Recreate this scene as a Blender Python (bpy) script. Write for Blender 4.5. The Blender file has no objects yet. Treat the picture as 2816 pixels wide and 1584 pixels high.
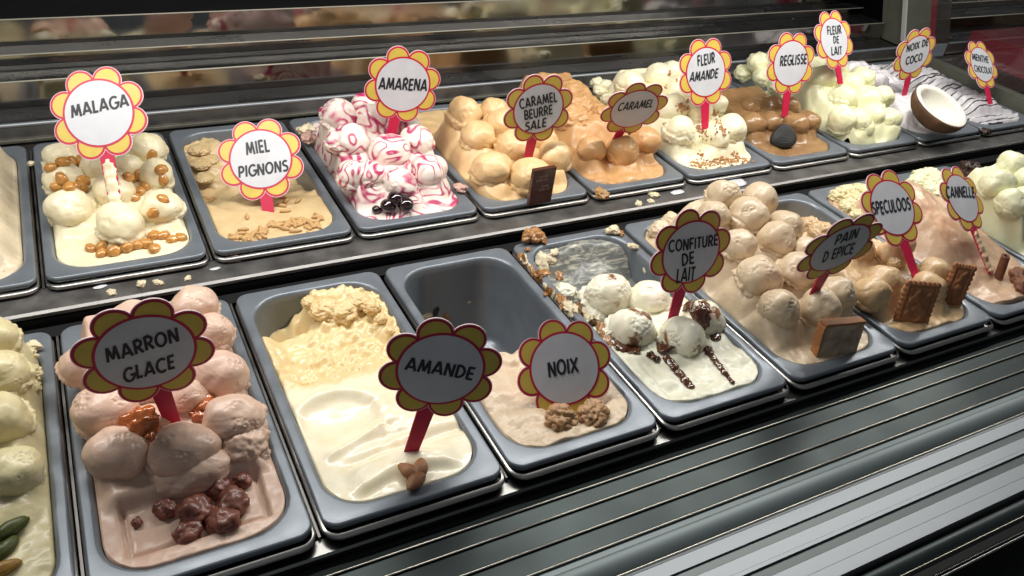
import bpy, bmesh, math, random
import numpy as np
from mathutils import Vector, Matrix, noise
from mathutils.bvhtree import BVHTree

random.seed(7)
sc = bpy.context.scene
col = sc.collection

# ------------------------------------------------------------------ camera
CAM = np.array([0.2309, -0.43570, 0.55195])
RC = np.array([[0.88522919, -0.45420877, 0.10031788],
               [-0.18446562, -0.54077433, -0.82069212],
               [0.42701489, 0.70799542, -0.56249513]])
FPX = 2070.56948 * 2816 / 2576
cam_d = bpy.data.cameras.new('camera')
cam = bpy.data.objects.new('camera', cam_d)
col.objects.link(cam)
cam_d.sensor_width = 36
cam_d.lens = FPX / 2816 * 36
cam_d.clip_start = 0.01
cam_d.clip_end = 100
M4 = Matrix(((RC[0][0], -RC[1][0], -RC[2][0], CAM[0]),
             (RC[0][1], -RC[1][1], -RC[2][1], CAM[1]),
             (RC[0][2], -RC[1][2], -RC[2][2], CAM[2]),
             (0, 0, 0, 1)))
cam.matrix_world = M4
sc.camera = cam

# ------------------------------------------------------------------ light
world = bpy.data.worlds.new('World')
sc.world = world
world.use_nodes = True
world.node_tree.nodes['Background'].inputs[0].default_value = (0.85, 0.93, 1.0, 1)
world.node_tree.nodes['Background'].inputs[1].default_value = 0.085


def area(name, loc, target, sx, sy, power, color):
    l = bpy.data.lights.new(name, 'AREA')
    l.shape = 'RECTANGLE'
    l.size = sx
    l.size_y = sy
    l.energy = power
    l.color = color
    o = bpy.data.objects.new(name, l)
    o.location = loc
    o.rotation_euler = (Vector(target) - Vector(loc)).to_track_quat('-Z', 'X').to_euler()
    d = (Vector(target) - Vector(loc)).normalized()
    x = Vector((1, 0, 0))
    x = (x - d * x.dot(d)).normalized()
    y = (-d).cross(x)
    o.rotation_euler = Matrix((x, y, -d)).transposed().to_euler()
    col.objects.link(o)
    return o


area('case_lamp', (0.84, 0.41, 0.56), (0.84, 0.37, 0.0), 2.1, 0.05, 12.3, (1.0, 0.965, 0.905))
area('room_fill', (0.1, -1.7, 2.0), (0.8, 0.2, 0.0), 1.6, 1.2, 1.4, (0.92, 0.96, 1.0))  # added soft fill from behind the camera, no lamp is seen there

vs = sc.view_settings
vs.view_transform = 'Standard'
vs.look = 'None'
vs.exposure = 0.0
vs.gamma = 1.0
vs.use_curve_mapping = False
sc.cycles.use_denoising = True
sc.cycles.max_bounces = 8

# ------------------------------------------------------------------ helpers
P = 0.17306
PW = 0.165
PL = 0.3472
BY, BZ, BX = 0.4119, 0.0179, -0.0057


def rayd(px, py):
    return RC.T @ np.array([(px - 1408) / FPX, (py - 792) / FPX, 1.0])


def onz(px, py, z):
    d = rayd(px, py)
    return CAM + d * (z - CAM[2]) / d[2]


def onp(px, py, n, c):
    n = np.array(n, float)
    d = rayd(px, py)
    return CAM + d * (c - n @ CAM) / (n @ d)


def ss(a, b, x):
    t = min(1.0, max(0.0, (x - a) / (b - a)))
    return t * t * (3 - 2 * t)


def tag(o, label=None, cat=None, group=None, kind=None):
    if label: o['label'] = label
    if cat: o['category'] = cat
    if group: o['group'] = group
    if kind: o['kind'] = kind
    return o


def thing(name, label, cat, loc, group=None):
    o = bpy.data.objects.new(name, None)
    o.empty_display_size = 0.02
    o.location = loc
    col.objects.link(o)
    return tag(o, label, cat, group)


def mesh(name, verts, faces, mat, parent=None, smooth=True, origin=None, mats=None, fm=None):
    o3 = np.array(origin if origin is not None and parent is None else (0, 0, 0), float)
    q = parent
    while q is not None:
        o3 = o3 + np.array(q.location, float)
        q = q.parent
    v = np.asarray(verts, float) - o3
    me = bpy.data.meshes.new(name)
    me.from_pydata(v.tolist(), [], faces)
    me.update()
    if smooth:
        me.polygons.foreach_set('use_smooth', [True] * len(me.polygons))
    o = bpy.data.objects.new(name, me)
    if mats:
        for m in mats: me.materials.append(m)
        if fm is not None: me.polygons.foreach_set('material_index', fm)
    elif mat: me.materials.append(mat)
    col.objects.link(o)
    if parent is not None:
        o.parent = parent
    elif origin is not None:
        o.location = origin
    return o


def copy_thing(o, loc=None):
    c = o.copy()
    col.objects.link(c)
    for ch in list(o.children):
        k = ch.copy()
        k.parent = c
        col.objects.link(k)
    if loc is not None: c.location = loc
    return c


def box_v(x0, x1, y0, y1, z0, z1):
    v = [(x, y, z) for x in (x0, x1) for y in (y0, y1) for z in (z0, z1)]
    f = [(0, 1, 3, 2), (4, 6, 7, 5), (0, 4, 5, 1), (2, 3, 7, 6), (0, 2, 6, 4), (1, 5, 7, 3)]
    return v, f


def profile(pts, x0, x1, closed=True):
    n = len(pts)
    v = [(x0, y, z) for y, z in pts] + [(x1, y, z) for y, z in pts]
    f = [(i, (i + 1) % n, n + (i + 1) % n, n + i) for i in range(n if closed else n - 1)]
    if closed:
        f += [tuple(range(n - 1, -1, -1)), tuple(range(n, 2 * n))]
    return v, f


def rr(cx, cy, w, h, r, z, n=7):
    pts = []
    for (sx, sy, a0) in ((1, 1, 0), (-1, 1, 90), (-1, -1, 180), (1, -1, 270)):
        for k in range(n + 1):
            a = math.radians(a0 + 90 * k / n)
            pts.append((cx + sx * (w / 2 - r) + r * math.cos(a), cy + sy * (h / 2 - r) + r * math.sin(a), z))
    return pts


def loft(loops, cap0=False, cap1=False):
    n = len(loops[0])
    v = [p for l in loops for p in l]
    f = []
    for k in range(len(loops) - 1):
        for i in range(n):
            j = (i + 1) % n
            f.append((k * n + i, k * n + j, (k + 1) * n + j, (k + 1) * n + i))
    if cap0: f.append(tuple(range(n - 1, -1, -1)))
    if cap1: f.append(tuple((len(loops) - 1) * n + i for i in range(n)))
    return v, f


def tube(pts, rad, n=10, flat=1.0):
    pts = [Vector(p) for p in pts]
    loops = []
    for i, p in enumerate(pts):
        t = (pts[min(i + 1, len(pts) - 1)] - pts[max(i - 1, 0)]).normalized()
        a = t.cross(Vector((0, 0, 1)))
        if a.length < 1e-3: a = Vector((1, 0, 0))
        a.normalize()
        b = a.cross(t)
        r = rad[i] if isinstance(rad, (list, tuple)) else rad
        loops.append([tuple(p + a * math.cos(2 * math.pi * k / n) * r + b * math.sin(2 * math.pi * k / n) * r * flat) for k in range(n)])
    return loft(loops, True, True)


ICO = {}


def ico(s):
    if s not in ICO:
        bm = bmesh.new()
        bmesh.ops.create_icosphere(bm, subdivisions=s, radius=1)
        bm.verts.ensure_lookup_table()
        ICO[s] = ([v.co.copy() for v in bm.verts], [tuple(v.index for v in f.verts) for f in bm.faces])
        bm.free()
    return ICO[s]


# ------------------------------------------------------------------ materials
def lin(r, g, b):
    f = lambda c: (c / 255 / 12.92 if c <= 10 else ((c / 255 + .055) / 1.055) ** 2.4)
    return (f(r), f(g), f(b), 1)


def newmat(name):
    m = bpy.data.materials.new(name)
    m.use_nodes = True
    nt = m.node_tree
    b = nt.nodes['Principled BSDF']
    return m, nt, b


def N(nt, typ, **kw):
    n = nt.nodes.new(typ)
    for k, v in kw.items():
        if k.startswith('i_'):
            n.inputs[k[2:].replace('_', ' ')].default_value = v
        else:
            setattr(n, k, v)
    return n


def plain(name, c, rough=.5, metal=0.0, spec=.5, coat=0.0, bump=0.0, bscale=300.0, var=0.0, vscale=40.0, sss=0.0, trans=0.0):
    m, nt, b = newmat(name)
    b.inputs['Base Color'].default_value = c
    b.inputs['Roughness'].default_value = rough
    b.inputs['Metallic'].default_value = metal
    b.inputs['Specular IOR Level'].default_value = spec
    b.inputs['Coat Weight'].default_value = coat
    b.inputs['Coat Roughness'].default_value = .08
    b.inputs['Transmission Weight'].default_value = trans
    if sss:
        b.inputs['Subsurface Weight'].default_value = sss
        b.inputs['Subsurface Radius'].default_value = (1, .5, .3)
        b.inputs['Subsurface Scale'].default_value = .004
    tc = N(nt, 'ShaderNodeTexCoord')
    if bump:
        n = N(nt, 'ShaderNodeTexNoise', i_Scale=bscale, i_Detail=4.0)
        nt.links.new(tc.outputs['Object'], n.inputs['Vector'])
        bp = N(nt, 'ShaderNodeBump', i_Strength=bump, i_Distance=.001)
        nt.links.new(n.outputs['Fac'], bp.inputs['Height'])
        nt.links.new(bp.outputs[0], b.inputs['Normal'])
    if var:
        n = N(nt, 'ShaderNodeTexNoise', i_Scale=vscale, i_Detail=5.0)
        nt.links.new(tc.outputs['Object'], n.inputs['Vector'])
        mr = N(nt, 'ShaderNodeMapRange')
        mr.inputs[1].default_value = .3
        mr.inputs[2].default_value = .7
        mr.inputs[3].default_value = 1 - var
        mr.inputs[4].default_value = 1 + var * .6
        nt.links.new(n.outputs['Fac'], mr.inputs[0])
        mx = N(nt, 'ShaderNodeMix', data_type='RGBA', blend_type='MULTIPLY')
        mx.inputs[0].default_value = 1
        mx.inputs[6].default_value = c
        nt.links.new(mr.outputs[0], mx.inputs[7])
        nt.links.new(mx.outputs[2], b.inputs['Base Color'])
        mr2 = N(nt, 'ShaderNodeMapRange')
        mr2.inputs[1].default_value = .3
        mr2.inputs[2].default_value = .7
        mr2.inputs[3].default_value = max(.03, rough - .07)
        mr2.inputs[4].default_value = rough + .1
        nt.links.new(n.outputs['Fac'], mr2.inputs[0])
        nt.links.new(mr2.outputs[0], b.inputs['Roughness'])
    return m


def gel(name, c1, c2=None, kind=None, c3=None, rough=.36, bump=.22, bs=420.0, thr=.5, flecks=None, c4=None):
    """churned ice cream: two close tones, fine grain, slight translucency"""
    m, nt, b = newmat(name)
    c2 = c2 or tuple(min(1, x * 1.12) for x in c1[:3]) + (1,)
    tc = N(nt, 'ShaderNodeTexCoord')
    L = nt.links.new
    n1 = N(nt, 'ShaderNodeTexNoise', i_Scale=38.0, i_Detail=6.0, i_Roughness=.6)
    L(tc.outputs['Object'], n1.inputs['Vector'])
    r = N(nt, 'ShaderNodeMapRange')
    r.inputs[1].default_value = .35
    r.inputs[2].default_value = .65
    L(n1.outputs['Fac'], r.inputs[0])
    mx = N(nt, 'ShaderNodeMix', data_type='RGBA')
    L(r.outputs[0], mx.inputs[0])
    mx.inputs[6].default_value = c1
    mx.inputs[7].default_value = c2
    out = mx.outputs[2]
    if kind == 'swirl':
        n2 = N(nt, 'ShaderNodeTexNoise', i_Scale=17.0, i_Detail=1.0, i_Distortion=1.6)
        L(tc.outputs['Object'], n2.inputs['Vector'])
        mu = N(nt, 'ShaderNodeMath', operation='MULTIPLY')
        mu.inputs[1].default_value = 5.6
        L(n2.outputs['Fac'], mu.inputs[0])
        pp = N(nt, 'ShaderNodeMath', operation='PINGPONG')
        pp.inputs[1].default_value = .5
        L(mu.outputs[0], pp.inputs[0])
        mr = N(nt, 'ShaderNodeMapRange', interpolation_type='SMOOTHSTEP')
        mr.inputs[1].default_value = .20
        mr.inputs[2].default_value = .48
        L(pp.outputs[0], mr.inputs[0])
        n3 = N(nt, 'ShaderNodeTexNoise', i_Scale=30.0, i_Detail=3.0)
        L(tc.outputs['Object'], n3.inputs['Vector'])
        mr3 = N(nt, 'ShaderNodeMapRange')
        mr3.inputs[1].default_value = .33
        mr3.inputs[2].default_value = .50
        L(n3.outputs['Fac'], mr3.inputs[0])
        m2 = N(nt, 'ShaderNodeMath', operation='MULTIPLY')
        L(mr.outputs[0], m2.inputs[0])
        L(mr3.outputs[0], m2.inputs[1])
        mx2 = N(nt, 'ShaderNodeMix', data_type='RGBA')
        L(m2.outputs[0], mx2.inputs[0])
        L(out, mx2.inputs[6])
        mx2.inputs[7].default_value = c3
        out = mx2.outputs[2]
    if kind == 'stain':
        n2 = N(nt, 'ShaderNodeTexNoise', i_Scale=26.0, i_Detail=5.0, i_Roughness=.55, i_Distortion=.5)
        L(tc.outputs['Object'], n2.inputs['Vector'])
        cr = N(nt, 'ShaderNodeValToRGB')
        cr.color_ramp.elements[0].position = thr
        cr.color_ramp.elements[0].color = (0, 0, 0, 1)
        cr.color_ramp.elements[1].position = thr + .06
        cr.color_ramp.elements[1].color = (1, 1, 1, 1)
        L(n2.outputs['Fac'], cr.inputs[0])
        mx2 = N(nt, 'ShaderNodeMix', data_type='RGBA')
        L(cr.outputs[0], mx2.inputs[0])
        L(out, mx2.inputs[6])
        mx2.inputs[7].default_value = c3
        out = mx2.outputs[2]
    if kind == 'split':
        # yellower, older ice towards the back of the pan (object y), ragged border
        sx = N(nt, 'ShaderNodeSeparateXYZ')
        L(tc.outputs['Object'], sx.inputs[0])
        ad = N(nt, 'ShaderNodeMath', operation='MULTIPLY_ADD')
        ad.inputs[1].default_value = .05
        L(n1.outputs['Fac'], ad.inputs[0])
        L(sx.outputs[1], ad.inputs[2])
        mr = N(nt, 'ShaderNodeMapRange', interpolation_type='SMOOTHSTEP')
        mr.inputs[1].default_value = thr
        mr.inputs[2].default_value = thr + .012
        L(ad.outputs[0], mr.inputs[0])
        mx2 = N(nt, 'ShaderNodeMix', data_type='RGBA')
        L(mr.outputs[0], mx2.inputs[0])
        L(out, mx2.inputs[6])
        mx2.inputs[7].default_value = c3
        if c4:
            mp = N(nt, 'ShaderNodeMapping')
            mp.inputs['Scale'].default_value = (1, 3.2, 3.2)
            mp.inputs['Rotation'].default_value = (0, 0, .35)
            L(tc.outputs['Object'], mp.inputs['Vector'])
            n9 = N(nt, 'ShaderNodeTexNoise', i_Scale=34.0, i_Detail=6.0, i_Roughness=.62, i_Distortion=.7)
            L(mp.outputs[0], n9.inputs['Vector'])
            m9 = N(nt, 'ShaderNodeMapRange')
            m9.inputs[1].default_value = .50
            m9.inputs[2].default_value = .68
            L(n9.outputs['Fac'], m9.inputs[0])
            x9 = N(nt, 'ShaderNodeMix', data_type='RGBA')
            L(m9.outputs[0], x9.inputs[0])
            x9.inputs[6].default_value = c3
            x9.inputs[7].default_value = c4
            L(x9.outputs[2], mx2.inputs[7])
        out = mx2.outputs[2]
    if kind == 'lines':
        w = N(nt, 'ShaderNodeTexWave', i_Scale=22.0, i_Distortion=5.0, i_Detail=2.0)
        w.inputs['Detail Scale'].default_value = .7
        w.bands_direction = 'Y'
        L(tc.outputs['Object'], w.inputs['Vector'])
        cr = N(nt, 'ShaderNodeValToRGB')
        cr.color_ramp.elements[0].position = .04
        cr.color_ramp.elements[0].color = (1, 1, 1, 1)
        cr.color_ramp.elements[1].position = .12
        cr.color_ramp.elements[1].color = (0, 0, 0, 1)
        L(w.outputs['Fac'], cr.inputs[0])
        mx2 = N(nt, 'ShaderNodeMix', data_type='RGBA')
        L(cr.outputs[0], mx2.inputs[0])
        L(out, mx2.inputs[6])
        mx2.inputs[7].default_value = c3
        out = mx2.outputs[2]
    if flecks:
        n4 = N(nt, 'ShaderNodeTexVoronoi', i_Scale=95.0)
        L(tc.outputs['Object'], n4.inputs['Vector'])
        n5 = N(nt, 'ShaderNodeTexNoise', i_Scale=60.0)
        L(tc.outputs['Object'], n5.inputs['Vector'])
        su = N(nt, 'ShaderNodeMath', operation='MULTIPLY_ADD')
        su.inputs[1].default_value = .55
        L(n5.outputs['Fac'], su.inputs[0])
        L(n4.outputs['Distance'], su.inputs[2])
        mr = N(nt, 'ShaderNodeMapRange')
        mr.inputs[1].default_value = .36
        mr.inputs[2].default_value = .30
        L(su.outputs[0], mr.inputs[0])
        mx3 = N(nt, 'ShaderNodeMix', data_type='RGBA')
        L(mr.outputs[0], mx3.inputs[0])
        L(out, mx3.inputs[6])
        mx3.inputs[7].default_value = flecks
        out = mx3.outputs[2]
    L(out, b.inputs['Base Color'])
    b.inputs['Coat Weight'].default_value = .4 if rough < .31 else .22
    b.inputs['Coat Roughness'].default_value = .12 if rough < .31 else .2
    b.inputs['Subsurface Weight'].default_value = .25
    b.inputs['Subsurface Radius'].default_value = (1.0, .75, .5)
    b.inputs['Subsurface Scale'].default_value = .003
    nb = N(nt, 'ShaderNodeTexNoise', i_Scale=bs, i_Detail=5.0, i_Roughness=.65)
    L(tc.outputs['Object'], nb.inputs['Vector'])
    nb2 = N(nt, 'ShaderNodeTexNoise', i_Scale=70.0, i_Detail=3.0)
    L(tc.outputs['Object'], nb2.inputs['Vector'])
    ab = N(nt, 'ShaderNodeMath', operation='MULTIPLY_ADD')
    ab.inputs[1].default_value = 2.2
    L(nb2.outputs['Fac'], ab.inputs[0])
    L(nb.outputs['Fac'], ab.inputs[2])
    bp = N(nt, 'ShaderNodeBump', i_Strength=bump, i_Distance=.0016)
    L(ab.outputs[0], bp.inputs['Height'])
    L(bp.outputs[0], b.inputs['Normal'])
    rr_ = N(nt, 'ShaderNodeMapRange')
    rr_.inputs[3].default_value = rough - .1
    rr_.inputs[4].default_value = rough + .18
    L(nb2.outputs['Fac'], rr_.inputs[0])
    L(rr_.outputs[0], b.inputs['Roughness'])
    return m


MT = {
    'liner': plain('grey pan coating', (.195, .222, .255, 1), .36, .35, var=.10, vscale=30, bump=.04, bscale=900),
    'steel': plain('polished steel', (.38, .375, .36, 1), .3, 1.0),
    'rail': plain('smeared steel', (.20, .195, .19, 1), .42, .8, var=.3, vscale=35),
    'frail': plain('front rail steel', (.16, .16, .155, 1), .3, 1.0),
    'line': plain('trim with glint colour', (.62, .60, .50, 1), .5, .3),  # pale matte base stands in for the lamp glint on the noses
    'mirror': plain('dim mirror steel', (.40, .385, .36, 1), .07, 1.0, var=.15, vscale=14),
    'tread': plain('tread with dark reflection', (.014, .014, .015, 1), .3, .3, var=.15, vscale=12),  # near-black base imitates the darkness mirrored in polished steel treads
    'nose': plain('bright trim', (.72, .70, .60, 1), .32, .9),
    'black': plain('black plastic', (.006, .006, .007, 1), .45),
    'slat': plain('slat with dark reflection', (.045, .058, .058, 1), .4, .7, var=.1, vscale=9),  # dark base stands in for the dark room the metal slats reflect
    'slatlight': plain('metal with dim reflection', (.20, .225, .225, 1), .45, .7),  # middle tone for the dimmer parts of the reflected bands
    'bull': plain('satin bullnose', (.24, .28, .29, 1), .58, .6),
    'panel': plain('satin metal with reflected light', (.33, .355, .38, 1), .5, .75),  # pale base carries the light that the metal strips reflect
    'post': plain('olive grey post', (.13, .135, .105, 1), .45, .2, var=.1),
    'postedge': plain('white edge', (.5, .5, .48, 1), .4),
    'red': plain('dark red panel', (.20, .02, .032, 1), .5),
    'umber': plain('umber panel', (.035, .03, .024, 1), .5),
    'white': plain('white card', (.62, .63, .67, 1), .36, var=.07, vscale=45),
    'cardedge': plain('pinkish card edge', (.80, .58, .62, 1), .5),
    'crimson': plain('crimson print', (.56, .010, .062, 1), .42),
    'yellow': plain('yellow print', (.68, .51, .09, 1), .38, var=.10, vscale=45),
    'ink': plain('black lettering', (.016, .018, .024, 1), .45),
    'inkpale': plain('pale print', (.42, .30, .22, 1), .5),
    'raisin': plain('amber raisin', (.60, .29, .07, 1), .2, coat=.6, var=.35, vscale=90, sss=.3, bump=.3, bscale=250),
    'pine': plain('toasted pine nut', (.62, .38, .16, 1), .38, var=.25, vscale=60),
    'cherry': plain('black cherry', (.012, .003, .006, 1), .08, coat=1.0),
    'choc': plain('chocolate wrapper', (.085, .026, .014, 1), .25, coat=.3),
    'chip': plain('chopped hazelnut', (.52, .27, .11, 1), .5, var=.4, vscale=120),
    'lic': plain('licorice', (.018, .018, .018, 1), .5, var=.3, vscale=50),
    'husk': plain('coconut husk', (.13, .065, .035, 1), .85, var=.5, vscale=60, bump=1.0, bscale=180),
    'cocoflesh': plain('coconut flesh', (.83, .80, .72, 1), .45, var=.06, vscale=30, sss=.2),
    'almond': plain('almond skin', (.34, .15, .065, 1), .5, var=.3, vscale=160, bump=.5, bscale=350),
    'walnut': plain('walnut kernel', (.50, .29, .14, 1), .42, var=.35, vscale=120, bump=.5, bscale=300),
    'chestnut': plain('candied chestnut', (.22, .07, .045, 1), .4, coat=.2, var=.45, vscale=90, bump=.6, bscale=200, sss=.2),
    'glaze': plain('amber glaze', (.50, .13, .03, 1), .08, coat=1.0, var=.3, vscale=80, sss=.4, bump=.5, bscale=160),
    'sauce': plain('milk caramel sauce', (.10, .034, .014, 1), .16, coat=.6, var=.4, vscale=110, bump=.5, bscale=200),
    'smear': plain('orange caramel smear', (.42, .20, .07, 1), .3, coat=.3, var=.5, vscale=120, bump=.8, bscale=220),
    'pistachio': plain('pistachio', (.07, .085, .016, 1), .4, var=.4, vscale=110),
    'pistachio2': plain('orange pistachio skin', (.32, .17, .03, 1), .4, var=.4, vscale=110),
    'bread': plain('gingerbread crumb', (.46, .35, .25, 1), .75, var=.5, vscale=70, bump=1.0, bscale=260),
    'crust': plain('gingerbread crust', (.38, .16, .06, 1), .6, var=.35, vscale=90, bump=.8, bscale=240),
    'biscuit': plain('caramel biscuit', (.36, .15, .06, 1), .6, var=.3, vscale=80, bump=.8, bscale=300),
    'cinnamon': plain('cinnamon bark', (.20, .075, .035, 1), .6, var=.35, vscale=90, bump=.8, bscale=200),
    'darkchoc': plain('dark chocolate piece', (.035, .014, .010, 1), .35, var=.5, vscale=100, bump=.8, bscale=180),
    'cream': plain('cream crumb', (.75, .66, .46, 1), .45, var=.15, vscale=90, bump=.6, sss=.2),
    'pinkcream': plain('pink crumb', (.70, .45, .38, 1), .45, var=.2, vscale=90, bump=.6),
    'caramel': plain('caramel crumb', (.45, .26, .10, 1), .4, var=.3, vscale=90, bump=.6),
    'floor': plain('dark floor', (.02, .02, .022, 1), .6),
}
g = {}
g['malaga'] = gel('malaga gelato', lin(236, 224, 186), lin(245, 236, 204))
g['miel'] = gel('honey gelato', lin(205, 178, 132), lin(220, 196, 150))
g['amarena'] = gel('amarena gelato', lin(238, 222, 212), lin(248, 238, 228), 'swirl', (.50, .022, .13, 1))
g['cbs'] = gel('salted caramel gelato', lin(224, 188, 136), lin(234, 202, 152))
g['caramel'] = gel('caramel gelato', lin(198, 152, 100), lin(210, 165, 114), rough=.4)
g['fleuramande'] = gel('almond blossom gelato', lin(240, 232, 195), lin(248, 243, 215))
g['reglisse'] = gel('licorice gelato', lin(146, 110, 72), lin(165, 128, 86), rough=.28)
g['lait'] = gel('milk gelato', lin(236, 234, 190), lin(246, 244, 208))
g['coco'] = gel('coconut gelato', lin(224, 218, 222), lin(240, 236, 238), bump=.5)
g['menthe'] = gel('mint chocolate gelato', lin(196, 192, 198), lin(214, 212, 214), 'lines', (.02, .014, .012, 1))
g['marron'] = gel('chestnut gelato', lin(210, 176, 156), lin(223, 193, 172), flecks=None)
g['amande'] = gel('almond gelato', lin(245, 232, 198), lin(251, 242, 216), 'split', lin(234, 211, 160), thr=.020, bump=.16, rough=.30)
g['noix'] = gel('walnut gelato', lin(213, 190, 160), lin(226, 206, 178), bump=.4)
g['confiture'] = gel('milk jam gelato', lin(236, 232, 208), lin(245, 243, 224), 'stain', (.22, .085, .03, 1), thr=.575)
g['confbase'] = gel('milk jam gelato base', lin(232, 230, 206), lin(243, 242, 222), 'split', (.15, .16, .15, 1), thr=.012, c4=(.62, .60, .50, 1))
g['pain'] = gel('gingerbread gelato', lin(203, 182, 152), lin(218, 199, 170))
g['painold'] = gel('orange gingerbread gelato', lin(205, 155, 100), lin(216, 172, 118), bump=.5)
g['spec'] = gel('speculoos gelato', lin(204, 172, 130), lin(217, 188, 146))
g['cannelle'] = gel('cinnamon gelato', lin(200, 166, 136), lin(213, 182, 152))
g['cannelleold'] = gel('crusted cinnamon gelato', lin(160, 98, 68), lin(178, 116, 84), bump=.6)
g['vanille'] = gel('pale cream gelato', lin(226, 226, 188), lin(238, 238, 204))
g['vanilleold'] = gel('rough cream gelato', lin(222, 208, 160), lin(232, 222, 180), bump=.6)
g['pist'] = gel('pistachio gelato', lin(205, 194, 150), lin(217, 207, 166))
g['strac'] = gel('stracciatella gelato', lin(206, 190, 160), lin(222, 208, 180), flecks=(.05, .02, .015, 1))

# ------------------------------------------------------------------ setting
v, f = box_v(-3, 5, -4, 4, -.95, -.9)
tag(mesh('floor', v, f, MT['floor'], smooth=False), kind='structure')

X0, X1 = -0.7, 1.9
case = thing('display_case', 'long stainless gelato counter with two tiers of pans and a stepped mirror back', 'counter', (.6, .2, -.9))


def part(name, pts, mat, parent, x0=X0, x1=X1, closed=True, smooth=False):
    v, f = profile(pts, x0, x1, closed)
    return mesh(name, v, f, mat, parent, smooth)


v, f = box_v(X0, 2.6, -.03, 1.3, -.24, -.2)
mesh('well_floor', v, f, MT['black'], case, False)
v, f = box_v(X0, 2.6, -.26, -.235, -.9, -.075)
mesh('front_panel', v, f, MT['black'], case, False)
v, f = box_v(X0, 2.6, 1.2, 1.22, -.9, .9)
mesh('back_panel', v, f, MT['black'], case, False)
# front rail under the front pans and middle rail between the tiers
part('front_rail', [(.004, -.016), (-.0105, -.016), (-.0125, -.0175), (-.0125, -.022), (-.0105, -.0235), (.004, -.0235)], MT['frail'], case, x1=2.6)
part('front_gap', [(-.0115, -.026), (-.03, -.028), (-.03, -.04), (-.0115, -.04)], MT['black'], case, x1=2.6)
part('middle_rail', [(.418, .0045), (.376, .0045), (.3725, .0028), (.3722, -.001), (.376, -.003), (.418, -.003)], MT['rail'], case)
part('middle_riser', [(.378, -.0045), (.374, -.0045), (.371, -.05), (.371, -.19), (.378, -.19)], MT['black'], case)
part('rear_ledge_strip', [(.3685, -.012), (.350, -.012), (.350, -.02), (.3685, -.02)], MT['black'], case)
# cross bars in the gaps between the pans
for i in range(0, 11):
    x = i * P - .0041
    if i < 9:
        v, f = box_v(x - .0011, x + .0011, .004, .35, -.02, -.012)
        mesh('divider_bar', v, f, MT['rail'], case, False)
    x += BX
    v, f = box_v(x - .0011, x + .0011, BY + .004, BY + .35, BZ - .02, BZ - .012)
    mesh('divider_bar', v, f, MT['rail'], case, False)


# stepped mirror back, cross section found from the photograph
def back(x0, x1, par):
    yA, zA = .838, .0765
    yB, zB = .9076, .0900
    yC, zC = .9546, .1262
    z0 = .0400
    part('rear_lip', [(.778, -.02), (.778, .0365), (.7795, .0385), (.7795, -.02)], MT['rail'], par, x0, x1)
    part('rear_groove', [(.7775, .014), (.7745, .014), (.7745, .0175), (.7775, .0175)], MT['nose'], par, x0, x1)
    part('ledge_trim', [(.7765, .0368), (.782, .0368), (.782, z0 + .0005), (.7775, z0 + .0005), (.7765, z0 - .001)], MT['panel'], par, x0, x1)
    part('tread', [(.7825, z0 - .002), (yA - .0045, z0 - .002), (yA - .0045, z0 + .0), (.7825, z0 + .0)], MT['tread'], par, x0, x1)
    tl = .0036
    for (y, zb, zt, k) in ((yA, z0, zA, 1.0), (yB, zA - .003, zB, .45), (yC, zB - .003, zC, 1.1)):
        part('riser', [(y - tl * k, zb), (y - tl * k + .003, zb), (y + .003, zt - .0012), (y, zt - .0012)], MT['mirror'], par, x0, x1)
        v, f = tube([(x0, y + .0004, zt - .0006), (x1, y + .0004, zt - .0006)], .0011, 10)
        mesh('riser_trim', v, f, MT['line'], par)
    part('tread', [(yA + .0035, zA - .003), (yB - .003, zA - .003), (yB - .003, zA - .001), (yA + .0035, zA - .001)], MT['tread'], par, x0, x1)
    part('tread', [(yB + .0035, zB - .003), (yC - .005, zB - .003), (yC - .005, zB - .001), (yB + .0035, zB - .001)], MT['tread'], par, x0, x1)
    part('tread', [(yC + .0035, zC - .003), (1.195, zC - .003), (1.195, zC - .001), (yC + .0035, zC - .001)], MT['tread'], par, x0, x1)


back(X0, X1, case)
case2 = thing('display_case', 'darker neighbouring counter section seen past the olive post at the far right', 'counter', (2.3, .8, -.9))
back(2.07, 3.4, case2)
v, f = box_v(2.02, 3.4, .55, .772, -.2, .012)
mesh('side_panel', v, f, MT['umber'], case2, False)
v, f = box_v(2.12, 3.4, .5, .765, .0125, .07)
mesh('red_panel', v, f, MT['red'], case2, False)

def lean_v(v, k=.38, z0=.04):
    return [(x, y + k * max(0, z - z0), z) for x, y, z in v]


post = thing('corner_post', 'olive grey upright post with a red stripe at the right end of the mirror back', 'post', (1.99, .8, -.2))
v, f = box_v(1.911, 1.9925, .772, .84, .04, .55)
mesh('shaft', lean_v(v), f, MT['post'], post, False)
v, f = box_v(1.9055, 1.9105, .77, .78, .052, .55)
mesh('edge_strip', lean_v(v), f, MT['postedge'], post, False)
v, f = box_v(1.993, 2.015, .774, .84, .04, .55)
mesh('red_stripe', lean_v(v), f, MT['red'], post, False)
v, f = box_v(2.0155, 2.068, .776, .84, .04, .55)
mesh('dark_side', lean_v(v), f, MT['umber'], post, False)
sill = thing('end_screen', 'clear glass end screen on an olive sill beside the mint chocolate pan', 'glass screen', (1.92, .6, -.2))
v, f = box_v(1.9055, 1.930, -.05, .769, -.2, .040)
mesh('sill', v, f, MT['post'], sill, False)
gm, nt, b = newmat('clear glass')
tr = N(nt, 'ShaderNodeBsdfTransparent')
gl = N(nt, 'ShaderNodeBsdfGlossy', i_Roughness=.02)
mxs = N(nt, 'ShaderNodeMixShader')
mxs.inputs[0].default_value = .05
nt.links.new(tr.outputs[0], mxs.inputs[1])
nt.links.new(gl.outputs[0], mxs.inputs[2])
nt.links.new(mxs.outputs[0], nt.nodes['Material Output'].inputs[0])
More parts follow.
